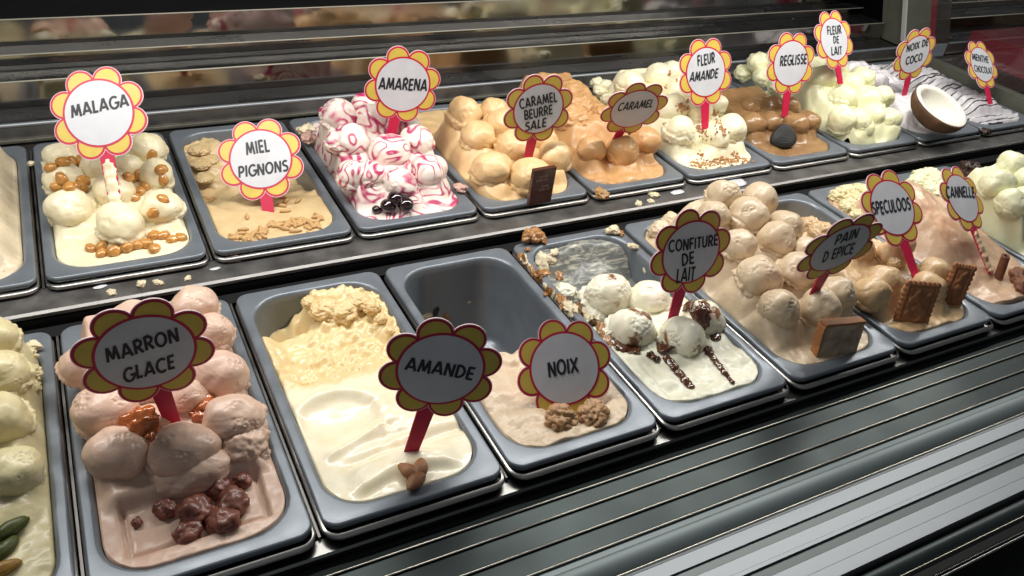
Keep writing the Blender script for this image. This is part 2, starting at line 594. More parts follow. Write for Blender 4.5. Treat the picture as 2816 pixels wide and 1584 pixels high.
v, f = box_v(1.9155, 1.9205, -.05, .769, .0405, .5)
mesh('pane', v, f, gm, sill, False)

# front vent grille
gr = thing('vent_grille', 'ribbed metal air grille running along the front of the pans', 'vent grille', (.9, -.1, -.1))
GX0, GX1 = -.3, 2.6


def gpart(name, pts, mat, smooth=False):
    return part(name, pts, mat, gr, GX0, GX1, True, smooth)


ly = [-.0283, -.0465, -.0700, -.0915]
for k, y in enumerate(ly):
    yb = (-.0302 if k == 0 else ly[k - 1] - .0016)
    if k == 0:
        yb = -.0125 - .0165
    gpart('slat', [(yb, -.0222), (y + .0012, -.0208), (y + .0012, -.030), (yb, -.030)] if k else
          [(-.0165, -.0262), (y + .0012, -.0212), (y + .0012, -.0258), (-.0165, -.0275)], MT['slat'])
    v, f = tube([(GX0, y, -.0208), (GX1, y, -.0208)], .00085, 10)
    mesh('slat_edge', v, f, MT['nose'], gr)
pts = []
for k in range(13):
    a = math.radians(62 + 118 * k / 12)
    pts.append((-.1055 + .0142 * math.cos(a), -.0335 + .0135 * math.sin(a)))
pts += [(-.1195, -.06), (-.099, -.06)]
gpart('slat', [(-.0924, -.0224), (-.0988, -.0216), (-.0988, -.030), (-.0924, -.030)], MT['bull'])
gpart('bullnose', pts, MT['bull'], True)


def band(y0, y1, z0, z1, mat, name='reflection_band'):  # solid strips imitate the slats' bright reflection in the front glass
    gpart(name, [(y0, z0), (y1, z1), (y1, z1 - .012), (y0, z0 - .012)], mat)


band(-.1197, -.1240, -.0245, -.0222, MT['panel'])
v, f = tube([(GX0, -.1196, -.0236), (GX1, -.1196, -.0236)], .0010, 10)
mesh('slat_edge', v, f, MT['nose'], gr)
band(-.1244, -.1385, -.0222, -.0190, MT['panel'])
band(-.1390, -.1470, -.0207, -.0204, MT['slatlight'])
band(-.1472, -.1600, -.0204, -.0180, MT['panel'])
band(-.1603, -.1642, -.0178, -.0170, MT['panel'])
band(-.1650, -.1735, -.0190, -.0187, MT['slatlight'])
band(-.1737, -.1870, -.0187, -.0165, MT['panel'])
band(-.1874, -.1992, -.0163, -.0142, MT['panel'])
pts = []
for k in range(11):
    a = math.radians(40 + 150 * k / 10)
    pts.append((-.2105 + .0095 * math.cos(a), -.027 + .0095 * math.sin(a)))
gpart('lower_bullnose', pts + [(-.2195, -.06), (-.203, -.06)], MT['slat'], True)
v, f = tube([(GX0, -.2192, -.0195), (GX1, -.2192, -.0195)], .0006, 8)
mesh('trim_line', v, f, MT['nose'], gr)
gpart('bumper', [(-.2202, -.0215), (-.2292, -.0215), (-.2292, -.06), (-.2202, -.06)], MT['black'])
v, f = tube([(GX0, -.2342, -.0205), (GX1, -.2342, -.0205)], .0011, 8)
mesh('bottom_rail', v, f, MT['steel'], gr)
vv, ff = [], []
iv, if_ = ico(1)
for k in range(330):
    x = .60 + k * .0022
    o = len(vv)
    vv += [(x + q.x * .0008, -.2310 + q.y * .0008, -.0205 + q.z * .0008) for q in iv]
    ff += [tuple(i + o for i in t) for t in if_]
mesh('bead_chain', vv, ff, MT['steel'], gr)

# ------------------------------------------------------------------ pans
CX, CY = PW / 2, PL / 2 + .001
OW, OH, OR = .142, .315, .037
OY = .1735


def make_pan():
    t = thing('gelato_pan', '', 'gelato pan', (0, 0, 0))
    c = (CX, PL / 2)
    lo = [rr(c[0], c[1], PW - .001, PL - .001, .0135, -.0058), rr(c[0], c[1], PW, PL, .014, -.0048), rr(c[0], c[1], PW, PL, .014, -.0022),
          rr(c[0], c[1], PW - .001, PL - .001, .0135, -.0008), rr(c[0], c[1], PW - .0035, PL - .0035, .012, 0), rr(c[0], c[1], PW - .0050, PL - .0050, .0115, .0001),
          rr(CX, OY, OW + .0085, OH + .0085, OR + .004, .0001), rr(CX, OY, OW + .006, OH + .006, OR + .003, -.0001), rr(CX, OY, OW + .0025, OH + .0025, OR + .0015, -.0012),
          rr(CX, OY, OW, OH, OR, -.0035), rr(CX, OY, OW - .001, OH - .001, OR, -.012), rr(CX, OY, OW - .006, OH - .006, OR, -.045),
          rr(CX, OY, OW - .0065, OH - .0065, OR, -.0465), rr(CX, OY, OW - .018, OH - .018, OR, -.108), rr(CX, OY, OW - .03, OH - .03, OR - .004, -.118)]
    v, f = loft(lo, False, True)
    mesh('liner', v, f, MT['liner'], t)
    dy = .0065
    lo = [rr(CX, PL / 2 - dy / 2, PW - .002, PL + dy - .006, .012, -.0062), rr(CX, PL / 2 - dy / 2, PW + .0015, PL + dy, .015, -.0066),
          rr(CX, PL / 2 - dy / 2, PW + .0035, PL + dy + .003, .016, -.0078), rr(CX, PL / 2 - dy / 2, PW + .0035, PL + dy + .003, .016, -.0096),
          rr(CX, PL / 2 - dy / 2, PW + .0015, PL + dy, .015, -.0112), rr(CX, PL / 2 - dy / 2, PW - .003, PL + dy - .006, .015, -.0116),
          rr(CX, PL / 2, PW - .012, PL - .012, .015, -.0125)]
    v, f = loft(lo)
    mesh('steel_rim', v, f, MT['steel'], t)
    return t


PAN = {}
names_f = ['pistachio gelato at the near left corner', 'pink chestnut gelato and candied chestnuts', 'cream almond gelato topped with three almonds',
           'walnut gelato in front and bare at the back', 'white milk jam gelato with brown sauce stripes', 'a tall heap of beige gingerbread scoops',
           'speculoos gelato and two upright biscuits', 'pinkish cinnamon gelato ramp', 'pale cream scoops at the right edge']
names_b = ['stracciatella gelato at the left edge', 'malaga scoops with amber raisins', 'honey gelato sprinkled with pine nuts', 'white and magenta striped cherry scoops',
           'salted caramel scoops and a brown chocolate square', 'orange caramel gelato', 'ivory scoops with chopped nuts', 'brown licorice gelato with a black disc',
           'a tall pile of smooth milk gelato', 'white coconut gelato and a half coconut', 'mint gelato with thin dark lines']
proto = make_pan()
for row, nn in (('f', names_f), ('b', names_b)):
    for i, s in enumerate(nn):
        loc = (i * P, 0, 0) if row == 'f' else (i * P + BX, BY, BZ)
        o = proto if (row == 'f' and i == 0) else copy_thing(proto, loc)
        o.location = loc
        tag(o, 'grey coated pan with steel rim holding ' + s, 'gelato pan', 'grey gelato pans set in two rows')
        PAN[row, i] = Vector(loc)

# ------------------------------------------------------------------ gelato
BV, BF = [], []      # everything a topping may lie on


def add_bvh(v, f):
    o = len(BV)
    BV.extend([tuple(p) for p in v])
    BF.extend([tuple(i + o for i in t) for t in f])


def smax(a, b, k):
    h = max(k - abs(a - b), 0) / k
    return max(a, b) + h * h * k / 4


def base_mesh(row, i, hf, mat, par, balls=(), nu=66, nv=146, rough=.0012, rs=60., seed=0., rfun=None):
    org = PAN[row, i]
    u0, u1, v0, v1 = CX - OW / 2 + .0012, CX + OW / 2 - .0012, OY - OH / 2 + .0012, OY + OH / 2 - .0012
    r = OR - .001
    mg = {('b', 8): .32, ('b', 7): .28, ('b', 1): .1, ('b', 3): .18, ('f', 6): .22, ('b', 6): .08, ('b', 5): .12, ('f', 8): .2}.get((row, i), .04)
    vs_ = []
    for a in range(nv + 1):
        vv_ = v0 + (v1 - v0) * a / nv
        for b in range(nu + 1):
            uu = u0 + (u1 - u0) * b / nu
            x, y = uu, vv_
            cx = u0 + r if x < u0 + r else (u1 - r if x > u1 - r else None)
            cy = v0 + r if y < v0 + r else (v1 - r if y > v1 - r else None)
            if cx is not None and cy is not None:
                # squircle style squeeze of the corner square on to the quarter disc
                dx, dy = (x - cx) / r, (y - cy) / r
                x = cx + r * dx * math.sqrt(max(0, 1 - dy * dy / 2))
                y = cy + r * dy * math.sqrt(max(0, 1 - dx * dx / 2))
            h = hf(x, y) + .003
            p = Vector((x * rs + seed, y * rs + seed * 2, seed))
            base_h = h
            for (bx, by, bz, br) in balls:
                dd = ((x - bx) ** 2 + (y - by) ** 2) / (br * br)
                if dd < 4.2:
                    ph = bz + mg * br - .60 * br * dd * (1 + .35 * noise.noise(Vector((x * 55 + seed, y * 55, bz * 30))))
                    h = smax(h, ph, .009)
            h = base_h + (h - base_h) * ss(.0, .008, min(x - .0115, .1535 - x, y - .016, .331 - y))
            amp = rough * (rfun(x, y) if rfun else 1.0)
            h += amp * (noise.fractal(p, 1.0, 2.0, 4))
            # keep low parts inside the tapering pan
            k = 1 - max(0, -h - .01) * .055 / .1
            x = CX + (x - CX) * k
            y = OY + (y - OY) * k
            vs_.append((x + org.x, y + org.y, h + org.z))
    fs = []
    w = nu + 1
    for a in range(nv):
        for b in range(nu):
            fs.append((a * w + b, a * w + b + 1, (a + 1) * w + b + 1, (a + 1) * w + b))
    # skirt
    ring = [b for b in range(w)] + [a * w + nu for a in range(1, nv + 1)] + [nv * w + b for b in range(nu - 1, -1, -1)] + [a * w for a in range(nv - 1, 0, -1)]
    o = len(vs_)
    for q in ring:
        x, y, z = vs_[q]
        vs_.append((x, y, z - .02))
    n = len(ring)
    for k in range(n):
        fs.append((ring[(k + 1) % n], ring[k], o + k, o + (k + 1) % n))
    add_bvh(vs_, fs)
    return mesh('gelato_base', vs_, fs, mat, par)


def scoop(c, r, mat, par, sub=5, seed=0., rough=.0, collar=True, squash=1.0, name='scoop', tilt=None):
    dv, fs = ico(sub)
    rnd = random.Random(int(seed * 1000) + 3)
    ax = Vector((rnd.uniform(-.35, .35), rnd.uniform(-.75, .1), 1)).normalized() if tilt is None else Vector(tilt).normalized()
    cl = rnd.uniform(-.42, -.05)
    t1 = ax.orthogonal().normalized()
    t2 = ax.cross(t1)
    S = Vector((seed * 3.1, seed * 1.7, seed * 2.3))
    bul = rnd.uniform(.07, .17)
    eb = 1 + rnd.uniform(-.08, .13)
    squash = squash * rnd.uniform(.9, 1.03)
    out = []
    for d in dv:
        k = 1 + .14 * noise.noise(d * 1.2 + S) + .03 * noise.noise(d * 2.9 + S)
        lat = d.dot(ax)
        if collar:
            q = Vector((d.dot(t1), d.dot(t2), 0)) * 2.2
            c0 = cl + .22 * noise.noise(q + S)
            g0 = (lat - c0)
            low = 1 - ss(-.06, .03, g0)
            rag = .5 + .5 * noise.noise(q * 2.4 + S)
            k += low * (bul * (.2 + 1.5 * rag) * (1 - ss(.3, 1.0, -g0) * .3) + .05 * noise.noise(d * 7 + S) + .025 * noise.noise(d * 17 + S))
            k -= .045 * math.exp(-(g0 - .03) ** 2 / .0012)
            # faint drag lines left by the spade
            k += (1 - low) * .006 * noise.noise(Vector((lat * 16 + 2 * noise.noise(d * 1.5 + S), d.dot(t1) * 2, seed)))
            # a few ragged, pitted places
            pit = ss(.12, .42, noise.noise(d * 1.7 - S))
            k += pit * (-.02 + .045 * noise.noise(d * 8 - S) + .022 * noise.noise(d * 19 + S))
        if rough:
            k += rough * (noise.noise(d * 2.6 + S) * 1.2 + noise.noise(d * 6 + S) * .7 + noise.noise(d * 14 + S) * .35)
        p = d * (r * k)
        p.z *= squash
        p.x *= eb
        out.append((c[0] + p.x, c[1] + p.y, c[2] + p.z))
    add_bvh(out, fs)
    return mesh(name, out, fs, mat, par)


def crop(k, ox, oy, l):
    return [(x / k + ox, y / k + oy, r / k) for x, y, r in l]


SC = {
    ('b', 1): crop(3.622, 100, 350, [(320, 810, 215), (840, 975, 235), (1260, 800, 185), (270, 520, 170), (1200, 480, 170), (1110, 210, 170), (270, 320, 190), (620, 400, 150), (900, 400, 140), (770, 640, 210)]),
    ('b', 3): crop(3.622, 800, 240, [(480, 290, 180), (600, 530, 170), (790, 320, 170), (730, 160, 110), (980, 640, 195), (1250, 540, 180), (1370, 830, 185), (780, 870, 160), (610, 880, 160), (1090, 960, 170), (1180, 400, 120), (330, 560, 110)]),
    ('b', 4): crop(3.622, 1180, 240, [(350, 270, 180), (490, 490, 170), (640, 250, 150), (740, 380, 180), (630, 810, 185), (1010, 880, 200), (1250, 690, 165), (850, 600, 180), (1170, 520, 130)]),
    ('b', 5): crop(3.622, 1600, 150, [(90, 950, 150), (410, 960, 165), (640, 860, 150)]),
    ('b', 6): crop(3.622, 1600, 150, [(480, 290, 140), (770, 220, 140), (905, 170, 115), (960, 380, 150), (890, 540, 160), (970, 760, 165), (1150, 560, 150), (1340, 500, 125), (1480, 740, 160), (1350, 830, 135)]),
    ('b', 7): crop(3.622, 1950, 100, [(400, 720, 120), (430, 880, 130), (630, 690, 110), (850, 700, 120), (860, 890, 130), (1030, 850, 120), (600, 860, 120)]),
    ('b', 8): crop(3.622, 1950, 100, [(1120, 430, 140), (1260, 340, 120), (1400, 480, 140), (1530, 420, 130), (1330, 620, 150), (1560, 650, 150), (1727, 600, 112), (1480, 840, 130), (1820, 840, 120), (1680, 1000, 130), (1330, 830, 140), (1650, 780, 120)]),
    ('f', 1): crop(1.803, 180, 780, [(265, 840, 150), (585, 835, 150), (830, 680, 135), (760, 450, 130), (730, 240, 100), (640, 120, 115), (210, 620, 150), (600, 560, 100), (110, 400, 120), (390, 500, 140), (330, 200, 120), (520, 300, 120), (420, 690, 100)]),
    ('f', 0): crop(2.058, 0, 880, [(10, 300, 140), (20, 570, 155), (60, 860, 155), (-40, 110, 130)]),
    ('f', 4): crop(2.635, 1400, 600, [(715, 560, 165), (1020, 590, 150), (885, 820, 175), (1250, 880, 170), (1395, 740, 160)]),
    ('f', 5): crop(2.415, 1700, 480, [(700, 145, 115), (940, 170, 115), (630, 270, 110), (865, 280, 130), (1120, 350, 120), (1050, 430, 130), (800, 475, 115), (1260, 510, 100), (930, 670, 145), (1190, 640, 130), (1070, 890, 140), (1450, 790, 130), (1340, 890, 140)]),
    ('f', 6): crop(2.635, 2200, 400, [(600, 990, 130), (930, 1030, 120), (430, 760, 110), (660, 800, 110), (840, 690, 95), (970, 920, 110), (480, 1080, 130)]),
    ('f', 8): crop(2.635, 2200, 400, [(1540, 150, 110), (1430, 280, 120), (1600, 400, 110), (1640, 250, 100), (1480, 430, 110)]),
}
# plane on which the scoop centres lie: z = a + b * (distance from the pan front)
PLN = {('b', 1): (.008, .12), ('b', 3): (.014, .22), ('b', 4): (.014, .2), ('b', 5): (.009, .14), ('b', 6): (.014, .2), ('b', 7): (.008, .1), ('b', 8): (.014, .3),
       ('f', 1): (.0, .15), ('f', 0): (.0, .15), ('f', 4): (-.003, .02), ('f', 5): (.01, .22), ('f', 6): (.012, .1), ('f', 8): (.01, .3)}


def mound(u, v, level, v0, a, b, drop=.009, v1=.322, ul=.026, ur=.026, vf=.03):
    top = a + b * v - drop - level
    w = ss(v0, v0 + vf, v) * ss(.012, .012 + ul, u) * ss(.012, .012 + ur, .165 - u) * (1 - ss(v1 - .022, v1, v))
    return level + top * w


GEL = {}


def gelato(row, i, label, mat, hf, scoopmat=None, smooth_r=.0014, rs=60, sub=5, rfun=None, special=None, small=None, skipcollar=()):
    org = PAN[row, i]
    t = thing('gelato', label, 'ice cream', (org.x + PW / 2, org.y + PL / 2, org.z - .05), 'gelato flavours in the pans')
    balls = []
    if (row, i) in SC:
        a, b = PLN[row, i]
        for k, (x, y, r) in enumerate(SC[row, i]):
            X = onp(x, y, (0, -b, 1.), a + org.z - b * org.y)
            dep = RC[2] @ (X - CAM)
            r3 = r * dep / FPX
            X[0] = org.x + min(.146, max(.018, X[0] - org.x)) if (row, i) != ('b', 8) else X[0]
            if (row, i) == ('b', 8): X[1] = max(X[1], org.y + .044)
            balls.append((X[0] - org.x, X[1] - org.y, X[2] - org.z, r3))
            scoop(X, r3, scoopmat or mat, t, sub, seed=i * 1.37 + k * .71 + (9 if row == 'b' else 0), collar=k not in skipcollar, squash=.97)
    base_mesh(row, i, hf, mat, t, balls, rough=smooth_r, rs=rs, seed=i * 3.7 + (50 if row == 'b' else 0), rfun=rfun)
    GEL[row, i] = t
    return t


def chunk(t, row, i, u, v, z, r, mat, seed, rough=.16, squash=.7, sub=4):
    o = PAN[row, i]
    scoop((o.x + u, o.y + v, o.z + z), r, mat, t, sub, seed, rough if rough <= .1 else .1 + (rough - .1) * .35, False, squash, 'lump')


lip = lambda u, v: min(u - .0115, .1535 - u, v - .016, .331 - v)     # distance from the pan wall


def swirl_front(u, v, amp=.0025, w=.012):
    return amp * math.sin((v + .25 * abs(u - .0825) + .02 * math.sin(u * 60)) / w)


# back tier
gelato('b', 0, 'pale stracciatella gelato with dark chocolate flecks at the left edge of the back tier', g['strac'],
       lambda u, v: mound(u, v, -.004, .03, .022, .06, ul=.02, ur=.022), smooth_r=.004, rs=30)
gelato('b', 1, 'cream coloured malaga gelato scoops studded with amber raisins', g['malaga'],
       lambda u, v: mound(u, v, -.005, .065, .006, .12, .008, v1=.29, ul=.014, ur=.014))
t = gelato('b', 2, 'beige honey gelato scooped hollow with pine nuts along its front', g['miel'],
           lambda u, v: -.006 - .034 * ss(.10, .21, v) + .028 * ss(.24, .32, v) * ss(.0, .05, .1 - u) + .0025 * math.sin(math.hypot(u - .11, v - .16) * 260) * ss(.08, .13, v),
           smooth_r=.004, rs=45, rfun=lambda u, v: .2 + 1.6 * ss(.18, .24, v))
for k, (u, v, z, r) in enumerate([(.035, .30, -.012, .016), (.03, .27, -.02, .014), (.055, .31, -.012, .012), (.028, .23, -.022, .013), (.045, .285, -.022, .014)]):
    chunk(t, 'b', 2, u, v, z, r, g['miel'], 3.3 + k, .14, .45, 5)
gelato('b', 3, 'white cherry gelato scoops with magenta syrup stripes', g['amarena'],
       lambda u, v: mound(u, v, -.005, .045, .012, .22, .008, v1=.265, ul=.03, ur=.016))
t = gelato('b', 4, 'tan salted caramel gelato heaped in round scoops', g['cbs'],
           lambda u, v: mound(u, v, -.005, .05, .012, .2, .009, v1=.245, ul=.04, ur=.018))
chunk(t, 'b', 4, .072, .045, .008, .012, g['cbs'], 2.1, .22)
chunk(t, 'b', 4, .128, .07, .022, .010, g['cbs'], 5.1, .22)
t = gelato('b', 5, 'smooth orange caramel gelato mound with three scoops in front', g['caramel'],
           lambda u, v: mound(u, v, -.005, .09, .034, .085, .006, ul=.03, ur=.03, vf=.05) + swirl_front(u, v, .0012, .009) * (1 - ss(.07, .1, v)),
           smooth_r=.006, rs=32)
for k, (u, v, z, r) in enumerate([(.08, .19, .045, .022), (.06, .24, .044, .026), (.10, .25, .044, .024), (.11, .16, .040, .018), (.05, .16, .038, .026)]):
    chunk(t, 'b', 5, u, v, z, r, g['caramel'], 7.3 + k, .10, .8, 5)
for k, (u, v, z, r) in enumerate([(.035, .315, .005, .014), (.06, .322, .004, .012), (.02, .29, .003, .012)]):
    chunk(t, 'b', 5, u, v, z, r, g['cbs'], 17.3 + k, .25, .8, 4)
t = gelato('b', 6, 'ivory almond blossom gelato scoops sprinkled with chopped nuts', g['fleuramande'],
           lambda u, v: mound(u, v, -.004, .065, .012, .2, .009, v1=.30, ul=.03, ur=.016))
for k, (u, v, z, r) in enumerate([(.022, .30, .018, .013), (.03, .325, .022, .012), (.018, .27, .014, .012), (.04, .31, .02, .014)]):
    chunk(t, 'b', 6, u, v, z, r, g['fleuramande'], 27.3 + k, .25, .8, 4)
t = gelato('b', 7, 'brown licorice gelato in glossy scoops around a black disc', g['reglisse'],
           lambda u, v: mound(u, v, -.005, .075, .016, .1, .007, v1=.24, ul=.012, ur=.016) - .05 * ss(.23, .28, v) + swirl_front(u, v, .001, .01) * (1 - ss(.06, .09, v)))
for k, (u, v, z, r) in enumerate([(.02, .29, -.006, .008), (.018, .24, -.004, .008), (.02, .32, -.004, .007)]):
    chunk(t, 'b', 7, u, v, z, r, g['painold'], 37.3 + k, .25, .8, 4)
t = gelato('b', 8, 'pale yellow milk gelato piled high in smooth round scoops', g['lait'],
           lambda u, v: mound(u, v, -.004, .025, .014, .3, .010, v1=.25, ul=.02, ur=.012) - .03 * ss(.24, .28, v), smooth_r=.003, rs=40)
for k, (u, v, z, r) in enumerate([(.02, .26, .03, .022), (.03, .29, .045, .024), (.02, .22, .03, .02), (.015, .31, .02, .018), (.05, .27, .06, .022), (.06, .24, .066, .02)]):
    chunk(t, 'b', 8, u, v, z, r, g['lait'], 47.3 + k, .14, .9, 4)
t = gelato('b', 9, 'powdery white coconut gelato under a half coconut', g['coco'],
           lambda u, v: mound(u, v, -.004, .05, .018, .1, .004, v1=.26, ul=.02, ur=.03) - .03 * ss(.25, .3, v), smooth_r=.006, rs=50)
for k, (u, v, z, r) in enumerate([(.04, .22, .04, .024), (.05, .17, .036, .022), (.03, .14, .02, .018), (.07, .23, .04, .018), (.035, .19, .03, .02)]):
    chunk(t, 'b', 9, u, v, z, r, g['coco'], 57.3 + k, .12, .9, 4)
gelato('b', 10, 'whitish mint gelato ribbed with thin dark chocolate lines at the far right', g['menthe'],
       lambda u, v: mound(u, v, -.003, .04, .014, .05, .0, v1=.30, ul=.05, ur=.05) + .0022 * math.sin(v * 330 + 14 * u), smooth_r=.003, rs=50)
# front tier
t = gelato('f', 0, 'pale green pistachio gelato scoops in the bottom left corner', g['pist'],
           lambda u, v: mound(u, v, -.004, .075, .0, .15, .008, ul=.014, ur=.02) + .002 * ss(.03, .06, v), smooth_r=.002, sub=6)
for k, (u, v, z, r) in enumerate([(.142, .30, .008, .010), (.146, .27, .008, .010), (.136, .312, .006, .008), (.145, .245, .01, .010)]):
    chunk(t, 'f', 0, u, v, z, r, g['pist'], 67.3 + k, .3, .8, 5)
t = gelato('f', 1, 'pink beige chestnut gelato with large smooth scoops behind a flat front', g['marron'],
           lambda u, v: mound(u, v, -.004 - (.0045 * ss(.0145, .0175, lip(u, v) + .002 * noise.noise(Vector((u * 60, v * 60, 2)))) + .004 * math.exp(-((lip(u, v) - .0185) / .0018) ** 2)) * (1 - ss(.085, .1, v)), .078, .0, .15, .008, ul=.016, ur=.016, vf=.012), sub=6, smooth_r=.0012)
for k, (u, v, z, r) in enumerate([(.13, .105, .004, .013), (.115, .095, .0, .010), (.142, .10, .002, .010), (.132, .113, .008, .024)]):
    chunk(t, 'f', 1, u, v, z, r, g['marron'], 77.3 + k, .12, .8, 5)
for k, (u, v, z, r, sq) in enumerate([(.088, .104, .004, .0305, .62), (.128, .123, .007, .028, .6)]):
    chunk(t, 'f', 1, u, v, z, r, g['marron'], 79.9 + k * 2.3, .024, sq, 6)


def h_amande(u, v):
    d = math.hypot((u - .035) / 1.2, v - .155)
    h = -.006
    # swept, smooth front half
    h -= .007 * math.exp(-(math.hypot((u - .050) / 1.25, v - .118) / .026) ** 2)
    h += .006 * math.exp(-((math.hypot((u - .050) / 1.2, v - .122) - .036) / .007) ** 2) * ss(.10, .13, v + .3 * u)
    h += .004 * math.exp(-((v - .088 - .35 * (u - .05)) / .006) ** 2) * (1 - ss(.07, .09, u)) * ss(.02, .03, u)
    h += .004 * math.exp(-(((u - .122) / .018) ** 2 + ((v - .105) / .035) ** 2))
    h += .0055 * ss(.026, .038, v + .006 * math.sin(u * 55)) * (1 - ss(.050, .064, v + .008 * math.sin(u * 48 + 1))) * ss(.028, .048, u) * (1 - ss(.118, .14, u))
    h -= .004 * math.exp(-((v - .066 - .08 * (u - .08)) / .006) ** 2) * ss(.02, .06, u)
    # rough hollow behind, scraped deeper at the back left, a wall of ice left at the back right
    h -= .019 * ss(.165, .225, v) * ss(.0, .025, lip(u, v)) * (1 - .5 * ss(.24, .31, v) * ss(.07, .11, u))
    fing = math.exp(-((u - .047 - .30 * (v - .285)) / .0065) ** 2)
    h -= .040 * ss(.272, .302, v + .3 * (.03 - u)) * (1 - ss(.056, .084, u)) * (1 - .35 * fing)
    rid = 1 - abs(noise.noise(Vector((u * 70, v * 110, 3.0)))) * 2.2
    h += .0035 * (rid - .3) * ss(.165, .2, v) * ss(.0, .012, lip(u, v)) * (1 - .6 * ss(.235, .27, v) * (1 - ss(.05, .08, u)))
    return h


t = gelato('f', 2, 'cream almond gelato smooth in front and crystalline yellow at the back', g['amande'], h_amande,
           smooth_r=.0060, rs=95, rfun=lambda u, v: .05 + 1.0 * ss(.165, .20, v) * (1 - .7 * ss(.24, .27, v) * (1 - ss(.05, .08, u))) + .6 * math.exp(-(((u - .092) / .012) ** 2 + ((v - .10) / .03) ** 2)))
am_old = g['vanilleold']
am_rough = gel('crystalline almond gelato', lin(226, 196, 142), lin(238, 212, 162), bump=.6)
for k, (u, v, z, r) in enumerate([(.09, .302, -.010, .016), (.108, .293, -.012, .016), (.128, .30, -.006, .012), (.138, .285, -.006, .010), (.141, .262, -.007, .007), (.143, .238, -.007, .005), (.075, .316, -.006, .009)]):
    chunk(t, 'f', 2, u, v, z, r, am_rough, 87.3 + k, .22, .75, 5)
t = gelato('f', 3, 'pinkish beige walnut gelato filling only the front half of its pan', g['noix'],
           lambda u, v: -.004 + .012 * ss(.10, .15, v) * (1 - ss(.03, .09, u)) + .004 * math.sin(v * 70 + u * 30) * ss(.06, .1, v) - .011 * math.exp(-(((u - .103) / .030) ** 2 + ((v - .056) / .017) ** 2)) - .135 * ss(.150 + .03 * (u - .06), .178 + .03 * (u - .06), v),
           smooth_r=.005, rs=55, rfun=lambda u, v: .5 + .8 * ss(.1, .16, v))
chunk(t, 'f', 3, .03, .262, -.055, .012, g['vanilleold'], 91, .3, .8)
chunk(t, 'f', 3, .045, .262, -.05, .008, g['noix'], 92, .3, .8)
t = gelato('f', 4, 'white milk jam gelato balls with brown sauce and a scraped out back half', g['confbase'],
           lambda u, v: -.005 - .003 * ss(.012, .018, lip(u, v)) * (1 - ss(.08, .1, v)) - .040 * ss(.15, .22, v) + .036 * ss(.255, .322, v) + .0045 * math.sin((v + .35 * u) * 130 + 2 * math.sin(u * 40)) * ss(.19, .23, v),
           scoopmat=g['confiture'], smooth_r=.003, rs=45, sub=6)
for k, (u, v, z, r, m) in enumerate([(.030, .145, -.004, .014, 'confiture'), (.035, .19, -.012, .010, 'confiture'),
                                     (.030, .25, -.018, .014, 'confiture'), (.135, .165, -.002, .012, 'confiture')]):
    chunk(t, 'f', 4, u, v, z, r, g[m], 97.3 + k, .3, .7, 5)
t = gelato('f', 5, 'beige gingerbread gelato in a tall heap of many scoops', g['pain'],
           lambda u, v: mound(u, v, -.006, .055, .008, .2, .012, v1=.31, ul=.05, ur=.02), smooth_r=.002, sub=6)
for k, (u, v, z, r, m) in enumerate([(.135, .29, .02, .018, 'painold'), (.14, .255, .022, .02, 'painold'), (.145, .22, .022, .018, 'painold'), (.125, .31, .012, .014, 'painold'), (.04, .31, .004, .016, 'pain'), (.06, .315, .01, .016, 'pain'), (.03, .28, .006, .016, 'pain'), (.09, .06, .002, .016, 'pain')]):
    chunk(t, 'f', 5, u, v, z, r, g[m], 107.3 + k, .14, .85, 5)
t = gelato('f', 6, 'brownish speculoos gelato scoops behind two upright biscuits', g['spec'],
           lambda u, v: mound(u, v, -.005, .05, .014, .06, .009, v1=.24, ul=.016, ur=.016) - .03 * ss(.235, .28, v), smooth_r=.003)
for k, (u, v, z, r) in enumerate([(.05, .20, .03, .018), (.09, .19, .032, .014), (.06, .23, .02, .018), (.08, .105, .036, .008)]):
    chunk(t, 'f', 6, u, v, z, r, g['spec'], 117.3 + k, .14, .85, 5)
t = gelato('f', 7, 'pinkish brown cinnamon gelato sloping down from a darker crest', g['cannelle'],
           lambda u, v: -.006 + (.008 + .055 * ss(.05, .24, v)) * ss(.0, .03, u - .015) * (1 - ss(.24, .30, v)) * (1 - .5 * ss(.08, .14, u)) - .006 * math.exp(-((v - .05) / .02) ** 2) + .004 * ss(.29, .3, v), smooth_r=.003, rs=40)
for k, (u, v, z, r) in enumerate([(.05, .242, .046, .012), (.07, .235, .043, .012), (.09, .222, .038, .011), (.105, .205, .034, .010), (.118, .185, .028, .009), (.125, .16, .02, .008)]):
    chunk(t, 'f', 7, u, v, z, r, g['cannelleold'], 127.3 + k, .14, .6, 5)
for k, (u, v, z, r) in enumerate([(.035, .31, .004, .016), (.055, .315, .006, .014), (.03, .285, .0, .016), (.05, .29, .004, .016), (.08, .31, .006, .016), (.028, .26, .0, .014), (.1, .31, .004, .014)]):
    chunk(t, 'f', 7, u, v, z, r, am_old, 137.3 + k, .28, .75, 5)
t = gelato('f', 8, 'pale cream gelato scoops heaped at the right edge of the front tier', g['vanille'],
           lambda u, v: mound(u, v, -.005, .03, .01, .3, .012, v1=.25, ul=.03, ur=.02), smooth_r=.004, rs=30)
for k, (u, v, z, r) in enumerate([(.03, .30, .006, .018), (.05, .31, .01, .018), (.025, .27, .006, .016), (.045, .28, .012, .02), (.075, .315, .008, .016), (.07, .29, .012, .018), (.03, .24, .012, .018)]):
    chunk(t, 'f', 8, u, v, z, r, g['vanille'], 147.3 + k, .25, .8, 5)

lin_me = [c for c in proto.children if c.name.startswith('liner')][0].data
for k in (2, 3, 4):
    add_bvh([tuple(Vector(v_.co) + PAN['f', k]) for v_ in lin_me.vertices], [tuple(p_.vertices) for p_ in lin_me.polygons])
BVH = BVHTree.FromPolygons(BV, BF)


